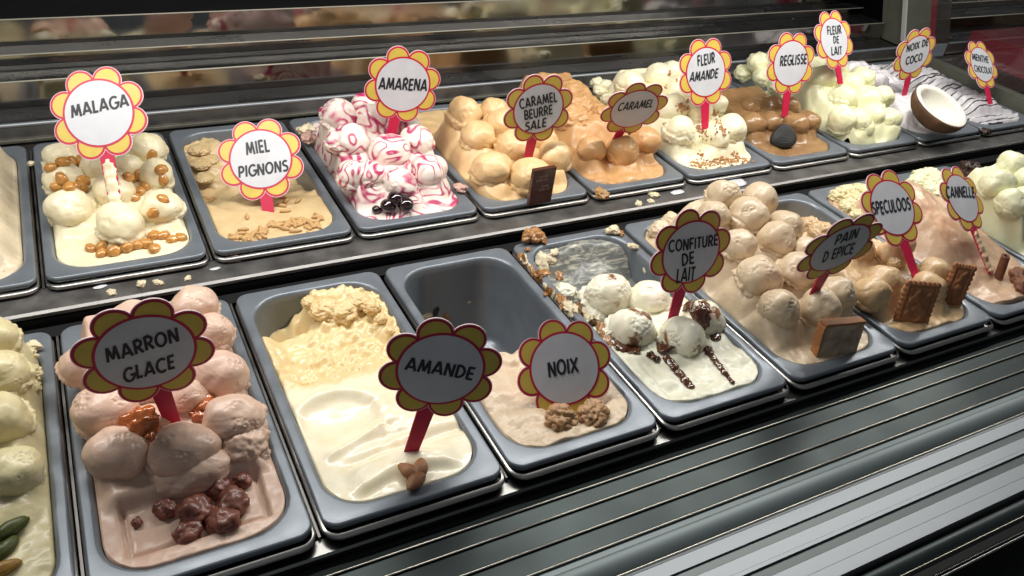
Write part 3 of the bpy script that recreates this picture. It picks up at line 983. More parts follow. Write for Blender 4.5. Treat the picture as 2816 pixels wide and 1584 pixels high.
def hit(px, py, z=0.0):
    d = Vector(rayd(px, py)).normalized()
    loc, nor, idx, dist = BVH.ray_cast(Vector(CAM), d)
    if loc is None:
        p = onz(px, py, z)
        return Vector(p), Vector((0, 0, 1))
    if nor.dot(d) > 0: nor = -nor
    return loc, nor


# ------------------------------------------------------------------ flavour signs
def arc(cx, cy, rx, ry, a0, a1, n=12):
    return [(cx + rx * math.cos(math.radians(a0 + (a1 - a0) * k / n)), cy + ry * math.sin(math.radians(a0 + (a1 - a0) * k / n))) for k in range(n + 1)]


GLY = {
    'A': (.66, [[(.03, 0), (.32, 1)], [(.34, 1), (.63, 0)], [(.13, .28), (.53, .28)]]),
    'B': (.50, [[(.07, 0), (.07, 1)], [(.07, .95)] + [(.22, .95)] + arc(.22, .74, .21, .21, 90, -90) + [(.07, .53)], [(.07, .50), (.22, .50)] + arc(.22, .275, .25, .225, 90, -90) + [(.07, .05)]]),
    'C': (.62, [arc(.37, .5, .33, .47, 48, 312, 20)]),
    'D': (.60, [[(.07, 0), (.07, 1)], [(.07, .945), (.16, .945)] + arc(.16, .5, .38, .445, 90, -90, 16) + [(.07, .055)]]),
    'E': (.44, [[(.07, 0), (.07, 1)], [(.07, .94), (.44, .94)], [(.07, .5), (.41, .5)], [(.07, .06), (.44, .06)]]),
    'F': (.42, [[(.07, 0), (.07, 1)], [(.07, .94), (.42, .94)], [(.07, .5), (.38, .5)]]),
    'G': (.68, [arc(.38, .5, .33, .47, 48, 350, 22) + [(.705, .46), (.42, .46)]]),
    'H': (.56, [[(.07, 0), (.07, 1)], [(.49, 0), (.49, 1)], [(.07, .5), (.49, .5)]]),
    'I': (.16, [[(.08, 0), (.08, 1)]]),
    'L': (.40, [[(.07, 1), (.07, .06), (.40, .06)]]),
    'M': (.78, [[(.05, 0), (.16, 1)], [(.16, 1), (.39, .12)], [(.39, .12), (.62, 1)], [(.62, 1), (.73, 0)]]),
    'N': (.60, [[(.07, 0), (.07, 1)], [(.08, 1), (.52, 0)], [(.53, 0), (.53, 1)]]),
    'O': (.70, [arc(.35, .5, .30, .46, 0, 360, 28)]),
    'P': (.50, [[(.07, 0), (.07, 1)], [(.07, .95), (.22, .95)] + arc(.22, .70, .24, .25, 90, -90) + [(.07, .45)]]),
    'R': (.52, [[(.07, 0), (.07, 1)], [(.07, .95), (.22, .95)] + arc(.22, .71, .23, .24, 90, -90) + [(.07, .47)], [(.22, .47), (.50, 0)]]),
    'S': (.48, [arc(.25, .735, .19, .205, 35, 270, 12) + arc(.24, .275, .21, .225, 90, -145, 12)[1:]]),
    'T': (.46, [[(.23, 0), (.23, .94)], [(.0, .94), (.46, .94)]]),
    'U': (.56, [[(.07, 1), (.07, .33)] + arc(.28, .33, .21, .28, 180, 360, 12) + [(.49, 1)]]),
    'X': (.58, [[(.02, 0), (.56, 1)], [(.02, 1), (.56, 0)]]),
    ' ': (.28, []),
}


def ribbon(pts, w):
    n = len(pts)
    closed = n > 3 and math.hypot(pts[0][0] - pts[-1][0], pts[0][1] - pts[-1][1]) < 1e-6
    L, Rr = [], []
    for i in range(n):
        a = pts[i - 1] if i > 0 else (pts[-2] if closed else None)
        c = pts[i + 1] if i < n - 1 else (pts[1] if closed else None)
        p = pts[i]
        ds = []
        if a is not None: ds.append(Vector((p[0] - a[0], p[1] - a[1])).normalized())
        if c is not None: ds.append(Vector((c[0] - p[0], c[1] - p[1])).normalized())
        t = sum(ds, Vector((0, 0)))
        if t.length < .2: t = ds[0]
        t.normalize()
        nrm = Vector((-t.y, t.x))
        k = w / 2 / max(.42, abs(nrm.dot(Vector((-ds[0].y, ds[0].x)))))
        L.append((p[0] + nrm.x * k, p[1] + nrm.y * k))
        Rr.append((p[0] - nrm.x * k, p[1] - nrm.y * k))
    return L, Rr


def text2d(s, w=.135, gap=.13, jit=0.0, rnd=None):
    x = 0
    polys = []
    for ch in s:
        wd, strokes = GLY[ch]
        dy = rnd.uniform(-jit, jit) if rnd else 0
        for q, st in enumerate(strokes):
            L, R_ = ribbon([(a + x, b + dy) for a, b in st], w)
            polys.append((L, R_, q))
        x += wd + gap
    return polys, x - gap


SIGN = {
    'MALAGA': ((0.2548, 0.703, 0.0769), (0.9361, -0.287, 0.2034), (0.0263, 0.6337, 0.7731), (-0.003, -3.183), -0.0289),
    'MIEL': ((0.4569, 0.6968, -0.0131), (0.9547, -0.2622, 0.1404), (0.0774, 0.6746, 0.7341), (-0.005, -2.49), -0.0918),
    'AMARENA': ((0.7051, 0.7685, 0.0536), (0.9618, -0.175, -0.2103), (0.2215, 0.0465, 0.9741), (-0.013, -2.067), -0.0328),
    'CBS': ((0.9108, 0.6772, 0.0298), (0.9931, -0.1055, -0.0518), (0.0471, -0.0464, 0.9978), (-0.012, -2.078), -0.0593),
    'CARAMEL': ((1.11, 0.6779, 0.0102), (0.9853, -0.1317, -0.109), (0.0538, -0.3664, 0.9289), (-0.012, -1.692), -0.0573),
    'FLEUR AMANDE': ((1.2768, 0.7008, 0.0568), (0.9995, -0.0318, 0.0079), (0.0039, 0.3553, 0.9348), (-0.011, -2.224), -0.0326),
    'REGLISSE': ((1.5277, 0.7353, 0.0436), (0.9948, -0.0824, -0.0604), (0.0844, 0.3293, 0.9404), (-0.01, -2.26), -0.0477),
    'FLEUR DE LAIT': ((1.6751, 0.7724, 0.0717), (0.993, 0.1177, 0.0028), (-0.0653, 0.5312, 0.8447), (-0.013, -1.964), 0.0004),
    'NOIX DE COCO': ((2.0103, 0.8112, 0.0049), (0.9931, -0.0686, 0.0955), (-0.0892, 0.0903, 0.9919), (-0.007, -2.129), -0.0859),
    'MENTHE': ((2.2244, 0.7733, -0.0217), (0.9972, 0.0305, -0.0687), (0.0308, 0.6676, 0.7439), (-0.01, -2.515), -0.1021),
    'MARRON': ((0.2453, 0.2366, 0.0317), (0.9912, -0.0174, 0.1313), (-0.1321, -0.0546, 0.9897), (-0.02, -2.209), -0.0624),
    'AMANDE': ((0.5087, 0.1447, 0.0065), (0.9193, -0.3228, -0.2249), (0.228, -0.0287, 0.9732), (-0.016, -2.738), -0.1079),
    'NOIX': ((0.7049, 0.2016, -0.0955), (0.951, -0.2955, -0.0907), (0.2487, 0.5575, 0.7921), (-0.01, -1.219), -0.137),
    'CONFITURE': ((0.9257, 0.2651, -0.0071), (0.9798, -0.1363, -0.1464), (0.1695, 0.1771, 0.9695), (-0.016, -2.209), -0.0991),
    'PAIN': ((1.1058, 0.1788, 0.0166), (0.9819, -0.1349, 0.1332), (-0.1614, -0.2261, 0.9606), (-0.01, -2.251), -0.0764),
    'SPECULOOS': ((1.328, 0.272, -0.0085), (0.9981, 0.0266, 0.0552), (-0.0577, 0.7105, 0.7013), (-0.014, -2.454), -0.0826),
    'CANNELLE': ((1.5919, 0.3223, -0.0595), (0.9895, 0.1208, -0.0792), (-0.0366, 0.7398, 0.6718), (-0.016, -3.034), -0.1471),
}


def cc(k, ox, oy, *pts): return [(x / k + ox, y / k + oy) for x, y in pts]


c1 = lambda *p: cc(2.574, 0, 0, *p)
c2 = lambda *p: cc(2.574, 900, 0, *p)
c3 = lambda *p: cc(2.574, 1816, 0, *p)
c5 = lambda *p: cc(1.848, 0, 800, *p)
c6 = lambda *p: cc(2.07, 600, 700, *p)
c7 = lambda *p: cc(2.07, 1300, 450, *p)
c8 = lambda *p: cc(2.229, 1900, 400, *p)
# text lines: bottom-left, bottom-right, top-left corner of the line of capitals
TXT = {
    'MALAGA': [('MALAGA', c1((512, 835), (915, 752), (500, 748)))],
    'MIEL': [('MIEL', c1((1748, 1098), (1912, 1075), (1735, 1010))), ('PIGNONS', c1((1692, 1260), (2040, 1213), (1688, 1180)))],
    'AMARENA': [('AMARENA', c2((362, 628), (700, 640), (372, 545)))],
    'CBS': [('CARAMEL', c2((1362, 768), (1625, 715), (1355, 700))), ('BEURRE', c2((1395, 848), (1592, 805), (1390, 782))), ('SALE', c2((1398, 925), (1545, 895), (1402, 862)))],
    'CARAMEL': [('CARAMEL', c2((2050, 784), (2295, 752), (2070, 728)))],
    'FLEUR AMANDE': [('FLEUR', c3((262, 470), (383, 445), (258, 395))), ('AMANDE', c3((203, 580), (400, 552), (212, 512)))],
    'REGLISSE': [('REGLISSE', c3((843, 467), (1030, 452), (848, 395)))],
    'FLEUR DE LAIT': [('FLEUR', c3((1180, 248), (1278, 240), (1174, 188))), ('DE', c3((1222, 310), (1260, 308), (1220, 258))), ('LAIT', c3((1208, 392), (1282, 388), (1206, 333)))],
    'NOIX DE COCO': [('NOIX DE', c3((1738, 368), (1890, 320), (1744, 318))), ('COCO', c3((1732, 458), (1848, 425), (1738, 405)))],
    'MENTHE': [('MENTHE', c3((2205, 425), (2320, 450), (2200, 378))), ('CHOCOLAT', c3((2222, 507), (2348, 527), (2215, 462)))],
    'MARRON': [('MARRON', c5((545, 362), (910, 250), (527, 292))), ('GLACE', c5((632, 462), (888, 388), (622, 393)))],
    'AMANDE': [('AMANDE', c6((1062, 648), (1442, 712), (1082, 575)))],
    'NOIX': [('NOIX', c6((1880, 697), (2048, 668), (1872, 613)))],
    'CONFITURE': [('CONFITURE', c7((1112, 505), (1390, 462), (1114, 440))), ('DE', c7((1188, 582), (1256, 566), (1187, 513))), ('LAIT', c7((1155, 677), (1258, 660), (1162, 597)))],
    'PAIN': [('PAIN', c8((875, 607), (1010, 562), (897, 543))), ('D EPICE', c8((800, 712), (985, 655), (818, 647)))],
    'SPECULOOS': [('SPECULOOS', c8((1113, 427), (1345, 393), (1100, 350)))],
    'CANNELLE': [('CANNELLE', c8((1562, 320), (1735, 320), (1556, 253)))],
}
TIPZ = {'MALAGA': .045, 'MIEL': -.002, 'AMARENA': .066, 'CBS': .055, 'CARAMEL': .058, 'FLEUR AMANDE': .055, 'REGLISSE': .05, 'FLEUR DE LAIT': .095, 'NOIX DE COCO': .055, 'MENTHE': .03,
        'MARRON': .03, 'AMANDE': .0, 'NOIX': -.006, 'CONFITURE': .018, 'PAIN': .045, 'SPECULOOS': .03, 'CANNELLE': .012}
SLAB = {
    'MALAGA': 'yellow petalled flower sign reading MALAGA on a cream smeared stick',
    'MIEL': 'flower shaped sign reading MIEL PIGNONS stuck in the honey gelato',
    'AMARENA': 'flower shaped sign reading AMARENA above the magenta striped scoops',
    'CBS': 'flower shaped sign reading CARAMEL BEURRE SALE in the tan scoops',
    'CARAMEL': 'dim forward leaning flower sign reading only CARAMEL',
    'FLEUR AMANDE': 'bright flower sign reading FLEUR AMANDE over the ivory scoops',
    'REGLISSE': 'flower shaped sign reading REGLISSE in the brown licorice gelato',
    'FLEUR DE LAIT': 'flower shaped sign reading FLEUR DE LAIT, highest on the right',
    'NOIX DE COCO': 'flower shaped sign reading NOIX DE COCO behind the half coconut',
    'MENTHE': 'narrow looking flower sign reading MENTHE CHOCOLAT at the far right',
    'MARRON': 'large shaded flower sign reading MARRON GLACE in the near pan',
    'AMANDE': 'shaded flower sign reading AMANDE above three almonds',
    'NOIX': 'shaded round flower sign reading NOIX behind two walnut halves',
    'CONFITURE': 'shaded flower sign reading CONFITURE DE LAIT among white scoops',
    'PAIN': 'steeply tilted flower sign reading PAIN D EPICE',
    'SPECULOOS': 'bright flower sign reading SPECULOOS behind the biscuits',
    'CANNELLE': 'narrow flower sign reading CANNELLE on a gelato coated stick',
}
RD0 = .043


def flower(rc, dc=1.03, n=160):
    pts = []
    for k in range(n):
        th = 2 * math.pi * k / n
        d = (th - math.pi / 8) % (math.pi / 4)
        if d > math.pi / 8: d -= math.pi / 4
        pts.append(((dc * math.cos(d) + math.sqrt(max(0, rc * rc - (dc * math.sin(d)) ** 2))), th))
    return [(r * math.cos(t), r * math.sin(t)) for r, t in pts]


for key, (ctr, rv, uv, loc, tipz0) in SIGN.items():
    ctr = np.array(ctr); rv = np.array(rv); uv = np.array(uv)
    nv_ = np.cross(rv, uv)
    k = (CAM[2] - TIPZ[key]) / (CAM[2] - tipz0)
    ctr = CAM + (ctr - CAM) * k
    RD = RD0 * k
    tip = ctr + RD * (loc[0] * rv + loc[1] * uv)
    t = thing('flavour_sign', SLAB[key], 'sign', tuple(tip), 'flower shaped flavour signs')

    def P3(x, y, h, ctr=ctr, rv=rv, uv=uv, nv_=nv_, RD=RD):
        bend = 0.0
        return tuple(ctr + RD * (x * rv + y * uv) + nv_ * h)

    def plate(name, pts, h0, h1, mat):
        n = len(pts)
        v = [P3(x, y, h1) for x, y in pts] + [P3(x, y, h0) for x, y in pts] + [P3(0, 0, h1), P3(0, 0, h0)]
        f = [(i, (i + 1) % n, 2 * n) for i in range(n)] + [(n + (i + 1) % n, n + i, 2 * n + 1) for i in range(n)] + [(i, n + i, n + (i + 1) % n, (i + 1) % n) for i in range(n)]
        mesh(name, v, f, mat, t, False)

    plate('card', flower(.445), -.0012, 0, MT['cardedge'])
    # crimson printed border with the ring round the white disc
    fl = flower(.425)
    n = len(fl)
    ring = [(1.065 * math.cos(2 * math.pi * q / n), 1.065 * math.sin(2 * math.pi * q / n)) for q in range(n)]
    v = [P3(x, y, .00025) for x, y in fl] + [P3(x * .93, y * .93, .00025) for x, y in ring]
    f = [(i, (i + 1) % n, n + (i + 1) % n, n + i) for i in range(n)]
    o = len(v)
    v += [P3(x, y, .0007) for x, y in ring] + [P3(x * .96 / 1.065, y * .96 / 1.065, .0007) for x, y in ring]
    f += [(o + i, o + (i + 1) % n, o + n + (i + 1) % n, o + n + i) for i in range(n)]
    mesh('border', v, f, MT['crimson'], t, False)
    v, f = [], []
    for q in range(8):
        a = math.pi / 8 + q * math.pi / 4
        o = len(v)
        for j in range(28):
            b_ = 2 * math.pi * j / 28
            v.append(P3(1.03 * math.cos(a) + .362 * math.cos(b_), 1.03 * math.sin(a) + .362 * math.sin(b_), .00048))
        f.append(tuple(range(o, o + 28)))
    mesh('petals', v, f, MT['yellow'], t, False)
    m = 64
    v = [P3(math.cos(2 * math.pi * q / m), math.sin(2 * math.pi * q / m), .00095) for q in range(m)]
    disc_o = mesh('disc', v, [tuple(range(m))], MT['white'], t, False)
    # lettering
    rnd = random.Random(key)
    vv, ff = [], []
    for s, px in TXT[key]:
        q2 = []
        for (x, y) in px:
            d = rayd(x, y)
            X = CAM + d * (nv_ @ (ctr - CAM)) / (nv_ @ d)
            q2.append(np.array([(X - ctr) @ rv, (X - ctr) @ uv]) / RD)
        bl, br, tl = q2
        polys, W = text2d(s, .185, .12, .035, rnd)
        for L, R_, q in polys:
            o = len(vv)
            for (a, b_) in L + R_:
                p = bl + (br - bl) * a / W + (tl - bl) * b_
                vv.append(P3(p[0], p[1], .0013 + .00006 * q))
            n = len(L)
            ff += [(o + i, o + n + i, o + n + i + 1, o + i + 1) for i in range(n - 1)]
    mesh('lettering', vv, ff, MT['ink'], disc_o, False)
    # stick
    lx, lyy = loc
    e = lyy - .22
    pts = [(-.22, -1.0), (.22, -1.0), (.17 + lx, e), (-.17 + lx, e)]
    v = [P3(x, y, -.0002) for x, y in pts] + [P3(x, y, -.0022) for x, y in pts]
    mesh('stick', v, [(0, 3, 2, 1), (4, 5, 6, 7), (0, 1, 5, 4), (1, 2, 6, 5), (2, 3, 7, 6), (3, 0, 4, 7)], MT['crimson'], t, False)
    if key in ('MALAGA', 'CANNELLE'):
        # gelato wiped along the stick
        nn = 40
        loops = []
        for q in range(nn + 1):
            y = -1.45 + (e + 1.45) * q / nn
            w = (.19 + .07 * noise.noise(Vector((q * .35, 2, 3)))) * (1 if 2 < q < 39 else .3)
            hh = .0014 + .0016 * noise.noise(Vector((q * .22, 7, 1)))
            xo = lx * q / nn + .02 * noise.noise(Vector((q * .2, 0, 9)))
            w *= 1 + .25 * noise.noise(Vector((q * .45, 5, 3)))
            loops.append([P3(xo + w * math.cos(math.pi * j / 6), y, -.0008 + (.0012 + hh * (1 + .4 * noise.noise(Vector((q * .22, j * .6, 4))))) * math.sin(math.pi * j / 6) ** .6) for j in range(7)])
        v = [p for l in loops for p in l]
        f = [(a * 7 + j, a * 7 + j + 1, (a + 1) * 7 + j + 1, (a + 1) * 7 + j) for a in range(nn) for j in range(6)]
        mesh('gelato_smear', v, f, g['malaga'] if key == 'MALAGA' else g['cannelle'], t)


# ------------------------------------------------------------------ toppings
def blob_mesh(name, sx, sy, sz, seed, amp=.12, fr=1.6, amp2=.05, sub=3, pinch=0.0):
    dv, fs = ico(sub)
    S = Vector((seed, seed * 2.1, seed * .7))
    out = []
    for d in dv:
        k = 1 + amp * noise.noise(d * fr + S) + amp2 * noise.noise(d * fr * 3 + S)
        w = 1 - pinch * max(0, d.x)
        out.append((d.x * sx * k, d.y * sy * k * w, d.z * sz * k * w))
    me = bpy.data.meshes.new(name)
    me.from_pydata(out, [], fs)
    me.polygons.foreach_set('use_smooth', [True] * len(me.polygons))
    return me


def place(name, me, mat, loc, nor, spin, label, cat, group=None, lift=0.0, scale=1.0, lean=.0):
    o = bpy.data.objects.new(name, me)
    if len(me.materials) == 0: me.materials.append(mat)
    n = Vector(nor)
    n = (n + Vector((0, 0, lean))).normalized()
    bx_ = (Vector((1, 0, 0)) - n * n.x)
    if bx_.length < .1: bx_ = Vector((0, 1, 0)) - n * n.y
    bx_.normalize()
    qn = Matrix((bx_, n.cross(bx_), n)).transposed().to_quaternion()
    o.rotation_mode = 'QUATERNION'
    o.rotation_quaternion = qn @ Matrix.Rotation(spin, 3, 'Z').to_quaternion()
    o.location = Vector(loc) + n * lift
    o.scale = (scale,) * 3
    col.objects.link(o)
    return tag(o, label, cat, group)


cA = lambda *p: cc(3.622, 100, 350, *p)
cB = lambda *p: cc(3.622, 800, 240, *p)
cD = lambda *p: cc(3.622, 1600, 150, *p)
cE = lambda *p: cc(3.622, 1950, 100, *p)
cF = lambda *p: cc(3.884, 2350, 60, *p)
cG = lambda *p: cc(2.635, 1400, 600, *p)
cM = lambda *p: cc(1.803, 180, 780, *p)
cZ = lambda *p: cc(2.058, 0, 880, *p)
c4 = lambda *p: cc(2.574, 0, 350, *p)
cI = lambda *p: cc(2.635, 2200, 400, *p)
cH = lambda *p: cc(2.415, 1700, 480, *p)

rz = [blob_mesh('raisin', .0082, .0062, .0055, 1.3 + q, .16, 1.8, .10) for q in range(4)]
rl = [(cA((540, 1222), (655, 1270), (655, 1200), (775, 1240), (900, 1200), (1000, 1185), (1085, 1172), (1180, 1225), (1175, 1100), (1270, 1092), (1360, 1135), (1440, 1112)),
       'amber raisin in the row along the front of the malaga gelato'),
      (cA((945, 520), (1010, 482), (1095, 592), (1030, 650), (975, 712), (905, 500)), 'amber raisin in the small pile right of the malaga sign stick'),
      (cA((330, 612), (440, 592), (205, 592), (255, 512), (430, 342), (270, 358), (340, 345), (150, 412), (460, 530), (390, 600)), 'amber raisin between the scoops left of the malaga sign stick'),
      (cA((1250, 415), (1255, 525), (1262, 706), (1155, 285), (1160, 855)), 'raisin half sunk in the right column of malaga scoops')]
q = 0
for pts, lab in rl:
    for (x, y) in pts:
        L, n_ = hit(x, y, .03)
        place('raisin', rz[q % 4], MT['raisin'], L, n_, random.uniform(0, 6.3), lab, 'raisin', 'amber raisins on the malaga gelato', lift=.0022 if 'sunk' not in lab else -.0022, scale=random.uniform(.9, 1.15))
        q += 1

pn = [blob_mesh('pine_nut', .0072, .0027, .0026, 5.3 + q, .08, 1.5, .03, 2, .35) for q in range(3)]
rnd = random.Random(5)
pp = []
for k in range(60):
    s = rnd.random()
    x = 1650 + 630 * s
    y = 790 - 120 * s + rnd.gauss(0, 26) - (30 if .4 < s < .8 else 0)
    pp.append((x, y))
pp += [(1480, 512), (1505, 520), (2000, 505), (2030, 522), (2110, 527), (1950, 500), (1990, 560), (1750, 640), (2020, 600)]
for k, (x, y) in enumerate(pp):
    (x2, y2), = c4((x, y))
    L, n_ = hit(x2, y2, .01)
    place('pine_nut', pn[k % 3], MT['pine'], L, n_, rnd.uniform(0, 6.3), 'small tan pine nut scattered on the honey gelato', 'pine nut', 'pine nuts on the honey gelato', lift=.0018, scale=rnd.uniform(.95, 1.2), lean=.3)

ch = blob_mesh('cherry', .0105, .0098, .0092, 2.2, .06, 1.3, .02, 4)
for (x, y), lab, s in zip(cB((1035, 1150), (968, 1222), (1140, 1208), (850, 1243)),
                          ('rear one of the glossy black cherries, touching the striped scoop', 'left large glossy black cherry in front of the striped scoops',
                           'rightmost glossy black cherry with a highlight ring', 'small reddish brown cherry piece left of the black cherries'), (1, 1, 1.02, .6)):
    L, n_ = hit(x, y, .02)
    place('cherry', ch, MT['cherry'], L, (0, 0, 1), x, lab, 'cherry', lift=.006 * s, scale=s)

# chopped nuts: a bed nobody could count
vv, ff = [], []
rnd = random.Random(11)
dv1, df1 = ico(1)
spots = []
for k in range(150):
    s = rnd.random()
    spots.append((1080 + 590 * s + rnd.gauss(0, 18), 1075 + 25 * math.sin(s * 6) + rnd.gauss(0, 26)))
for (x, y, r, n) in ((1330, 590, 32, 14), (1345, 690, 40, 10), (1400, 745, 34, 12), (995, 520, 42, 26), (1060, 470, 24, 10), (1170, 745, 40, 16), (870, 190, 26, 6), (1230, 800, 60, 12), (1430, 790, 25, 6), (1340, 780, 20, 3), (820, 690, 15, 3), (840, 320, 20, 3), (940, 255, 14, 3), (1180, 1000, 30, 8), (1520, 990, 30, 8)):
    for k in range(n): spots.append((x + rnd.gauss(0, r * .6), y + rnd.gauss(0, r * .6)))
for (x, y) in spots:
    (x2, y2), = cD((x, y))
    L, n_ = hit(x2, y2, .02)
    o = len(vv)
    S = Vector((rnd.random() * 9, rnd.random() * 9, 3))
    e = Matrix.Rotation(rnd.uniform(0, 6), 3, Vector((rnd.random(), rnd.random(), .3)).normalized())
    sx, sy, sz = rnd.uniform(.0018, .0034), rnd.uniform(.0014, .0024), rnd.uniform(.001, .0018)
    for d in dv1:
        p = e @ Vector((d.x * sx, d.y * sy, d.z * sz)) * (1 + .4 * noise.noise(d * 2 + S))
        vv.append(tuple(L + p + n_ * .0006))
    ff += [tuple(i + o for i in t_) for t_ in df1]
o = mesh('chopped_nuts', vv, ff, MT['chip'], None, False)
tag(o, 'bed of chopped golden brown nuts on the ivory gelato', 'chopped nuts', kind='stuff')

# licorice disc
L, n_ = hit(*cE((745, 1000))[0], .05)
L = L.lerp(Vector(CAM), .020)
t = thing('licorice_disc', 'black ridged licorice disc leaning on the brown scoops', 'licorice', tuple(L))
nz = -Vector(rayd(*cE((745, 1000))[0])).normalized()
nz = (nz + Vector((.35, 0, .25))).normalized()
ax = nz.cross(Vector((0, 0, 1))).normalized()
ay = nz.cross(ax) * -1
vv, ff = [], []
nr, na = 26, 72
for i in range(nr + 1):
    rr_ = i / nr
    for j in range(na):
        a = 2 * math.pi * j / na
        shape = 1 + .06 * math.cos(a * 2 + .6) - .06 * math.sin(a * 3)
        h = .0085 * math.sqrt(max(0, 1 - rr_ ** 3)) + .0007 * math.sin(rr_ * 46 + a * .3) * (1 - .3 * rr_)
        p = L + (ax * math.cos(a) * .0205 + ay * math.sin(a) * .0215) * rr_ * shape + nz * h
        vv.append(tuple(p))
for i in range(nr):
    for j in range(na):
        ff.append((i * na + j, i * na + (j + 1) % na, (i + 1) * na + (j + 1) % na, (i + 1) * na + j))
o = len(vv)
for j in range(na):
    p = Vector(vv[nr * na + j])
    vv.append(tuple(L + (p - L) * .95 - nz * .008))
for j in range(na):
    ff.append((nr * na + j, nr * na + (j + 1) % na, o + (j + 1) % na, o + j))
ff.append(tuple(o + j for j in range(na)))
mesh('ridged_shell', vv, ff, MT['lic'], t)

# half coconut
cp = cF((925, 895))[0]
d0 = Vector(rayd(*cp)).normalized()
Lc = Vector(onz(cp[0], cp[1], BZ + .055))
Rm = Matrix([list(r) for r in RC])
n_img = Vector((.34, -.56, -.76)).normalized()
nz = (Rm.transposed() @ n_img).normalized()
ax = nz.orthogonal().normalized()
ay = nz.cross(ax)
t = thing('half_coconut', 'half coconut with white flesh and brown husk lying in the coconut gelato', 'coconut', tuple(Lc))
r0 = .054


def revolve(prof, name, mat, amp, seed):
    vv, ff = [], []
    na = 72
    for (rr_, h) in prof:
        for j in range(na):
            a = 2 * math.pi * j / na
            q = Vector((math.cos(a) * 2, math.sin(a) * 2, h * 30 + seed))
            k = 1 + amp * noise.noise(q) + amp * .5 * noise.noise(q * 4)
            vv.append(tuple(Lc + (ax * math.cos(a) + ay * math.sin(a)) * rr_ * k + nz * h))
    m = len(prof)
    for i in range(m - 1):
        for j in range(na):
            ff.append((i * na + j, i * na + (j + 1) % na, (i + 1) * na + (j + 1) % na, (i + 1) * na + j))
    mesh(name, vv, ff, mat, t)


outer = [(r0 * math.cos(a), -r0 * .76 * math.sin(a)) for a in [math.pi / 2 * q / 14 for q in range(15)]]
revolve([(r0 * .965, .0006)] + outer, 'husk', MT['husk'], .032, 1)
inner = [(r0 * .962, .0012), (r0 * .93, .0022), (r0 * .80, .0016), (r0 * .76, -.001)] + [(r0 * .75 * math.cos(a), -r0 * .60 * math.sin(a) - .002) for a in [math.pi / 2 * q / 12 for q in range(1, 13)]]
revolve(inner, 'flesh', MT['cocoflesh'], .012, 5)

# almonds
al = blob_mesh('almond', .0118, .0070, .0054, 3.1, .04, 1.4, .015, 4, .38)
for (x, y), sp, lab in zip(c6((1018, 1192), (1132, 1166), (1100, 1280)), ((950, 1180), (1165, 1128), (1115, 1335)),
                           ('left brown almond of the three under the AMANDE stick', 'upper right brown almond of the three under the AMANDE stick', 'lowest brown almond of the three, pointing to the pan front')):
    (x2, y2), = c6((x, y))
    (tx, ty), = c6(sp)
    L, n_ = hit(x2, y2)
    T = Vector(onz(tx, ty, L.z)) - L
    L = L + T.normalized() * .0025
    place('almond', al, MT['almond'], L, (0, 0, 1), math.atan2(T.y, T.x), lab, 'almond', lift=.004 if y < 1250 else .0085)


def lobed(name, r, seed, sub=5, am=.35, fr=2.6):
    dv, fs = ico(sub)
    S = Vector((seed, 2 * seed, seed))
    out = []
    for d in dv:
        n1 = abs(noise.noise(d * fr + S))
        n2 = abs(noise.noise(d * fr * 2.2 - S))
        k = .78 + am * (1 - math.exp(-n1 * 5)) + .16 * (1 - math.exp(-n2 * 5))
        k -= .25 * math.exp(-(d.y / .12) ** 2) * max(0, d.z)
        out.append((d.x * r * k * 1.1, d.y * r * k, d.z * r * k * .62))
    me = bpy.data.meshes.new(name)
    me.from_pydata(out, [], fs)
    me.polygons.foreach_set('use_smooth', [True] * len(me.polygons))
    return me


for (x, y), sd, sp, lab in zip(c6((1945, 945), (2130, 925)), (2.2, 5.7), (-.5, .9), ('left wrinkled walnut half under the NOIX sign', 'right wrinkled walnut half under the NOIX sign')):
    L, n_ = hit(x, y)
    place('walnut_half', lobed('walnut_half', .0132, sd, 5, .42, 1.7), MT['walnut'], L, (-.1, -.35, 1), sp, lab, 'walnut', lift=.004)

# candied chestnuts and amber glaze
for k, ((x, y), r, lab) in enumerate(zip(cM((645, 1150), (830, 1112), (785, 1200), (612, 1252), (770, 1032), (500, 1132), (880, 990), (355, 1192)),
                                         (.0145, .0140, .0140, .0105, .010, .009, .008, .0045),
                                         ('largest reddish candied chestnut chunk, left in the cluster', 'candied chestnut chunk at the right of the cluster', 'round candied chestnut in the middle of the cluster',
                                          'candied chestnut piece nearest the pan front', 'orange brown candied chestnut sliver behind the cluster', 'flat dark chestnut flake left of the cluster',
                                          'small orange chestnut crumb by the right hand scoop', 'tiny lone chestnut crumb on the flat pink gelato'))):
    L, n_ = hit(x, y)
    me = blob_mesh('candied_chestnut', r * 1.05, r * .92, r * .78, 3.1 + k * 1.7, .35, 1.5, .14, 4)
    place('candied_chestnut', me, MT['chestnut'], L, (0, 0, 1), k * 1.1, lab, 'chestnut', 'candied chestnuts on the pink gelato', lift=r * .35)
for k, ((x, y), r, lab) in enumerate(zip(cM((372, 700), (690, 605), (415, 760), (668, 655)), (.0165, .012, .011, .009),
                                         ('glossy amber glaze blob left of the MARRON GLACE stick', 'glossy amber glaze blob right of the MARRON GLACE stick',
                                          'amber glaze running down between the front chestnut scoops', 'amber glaze drip below the right glaze blob'))):
    L, n_ = hit(x, y)
    me = blob_mesh('glaze_blob', r, r * .85, r * .55, 8.1 + k * 1.7, .35, 2.0, .18, 4)
    place('glaze_blob', me, MT['glaze'], L, n_, k * .9, lab, 'glaze', lift=r * .1)

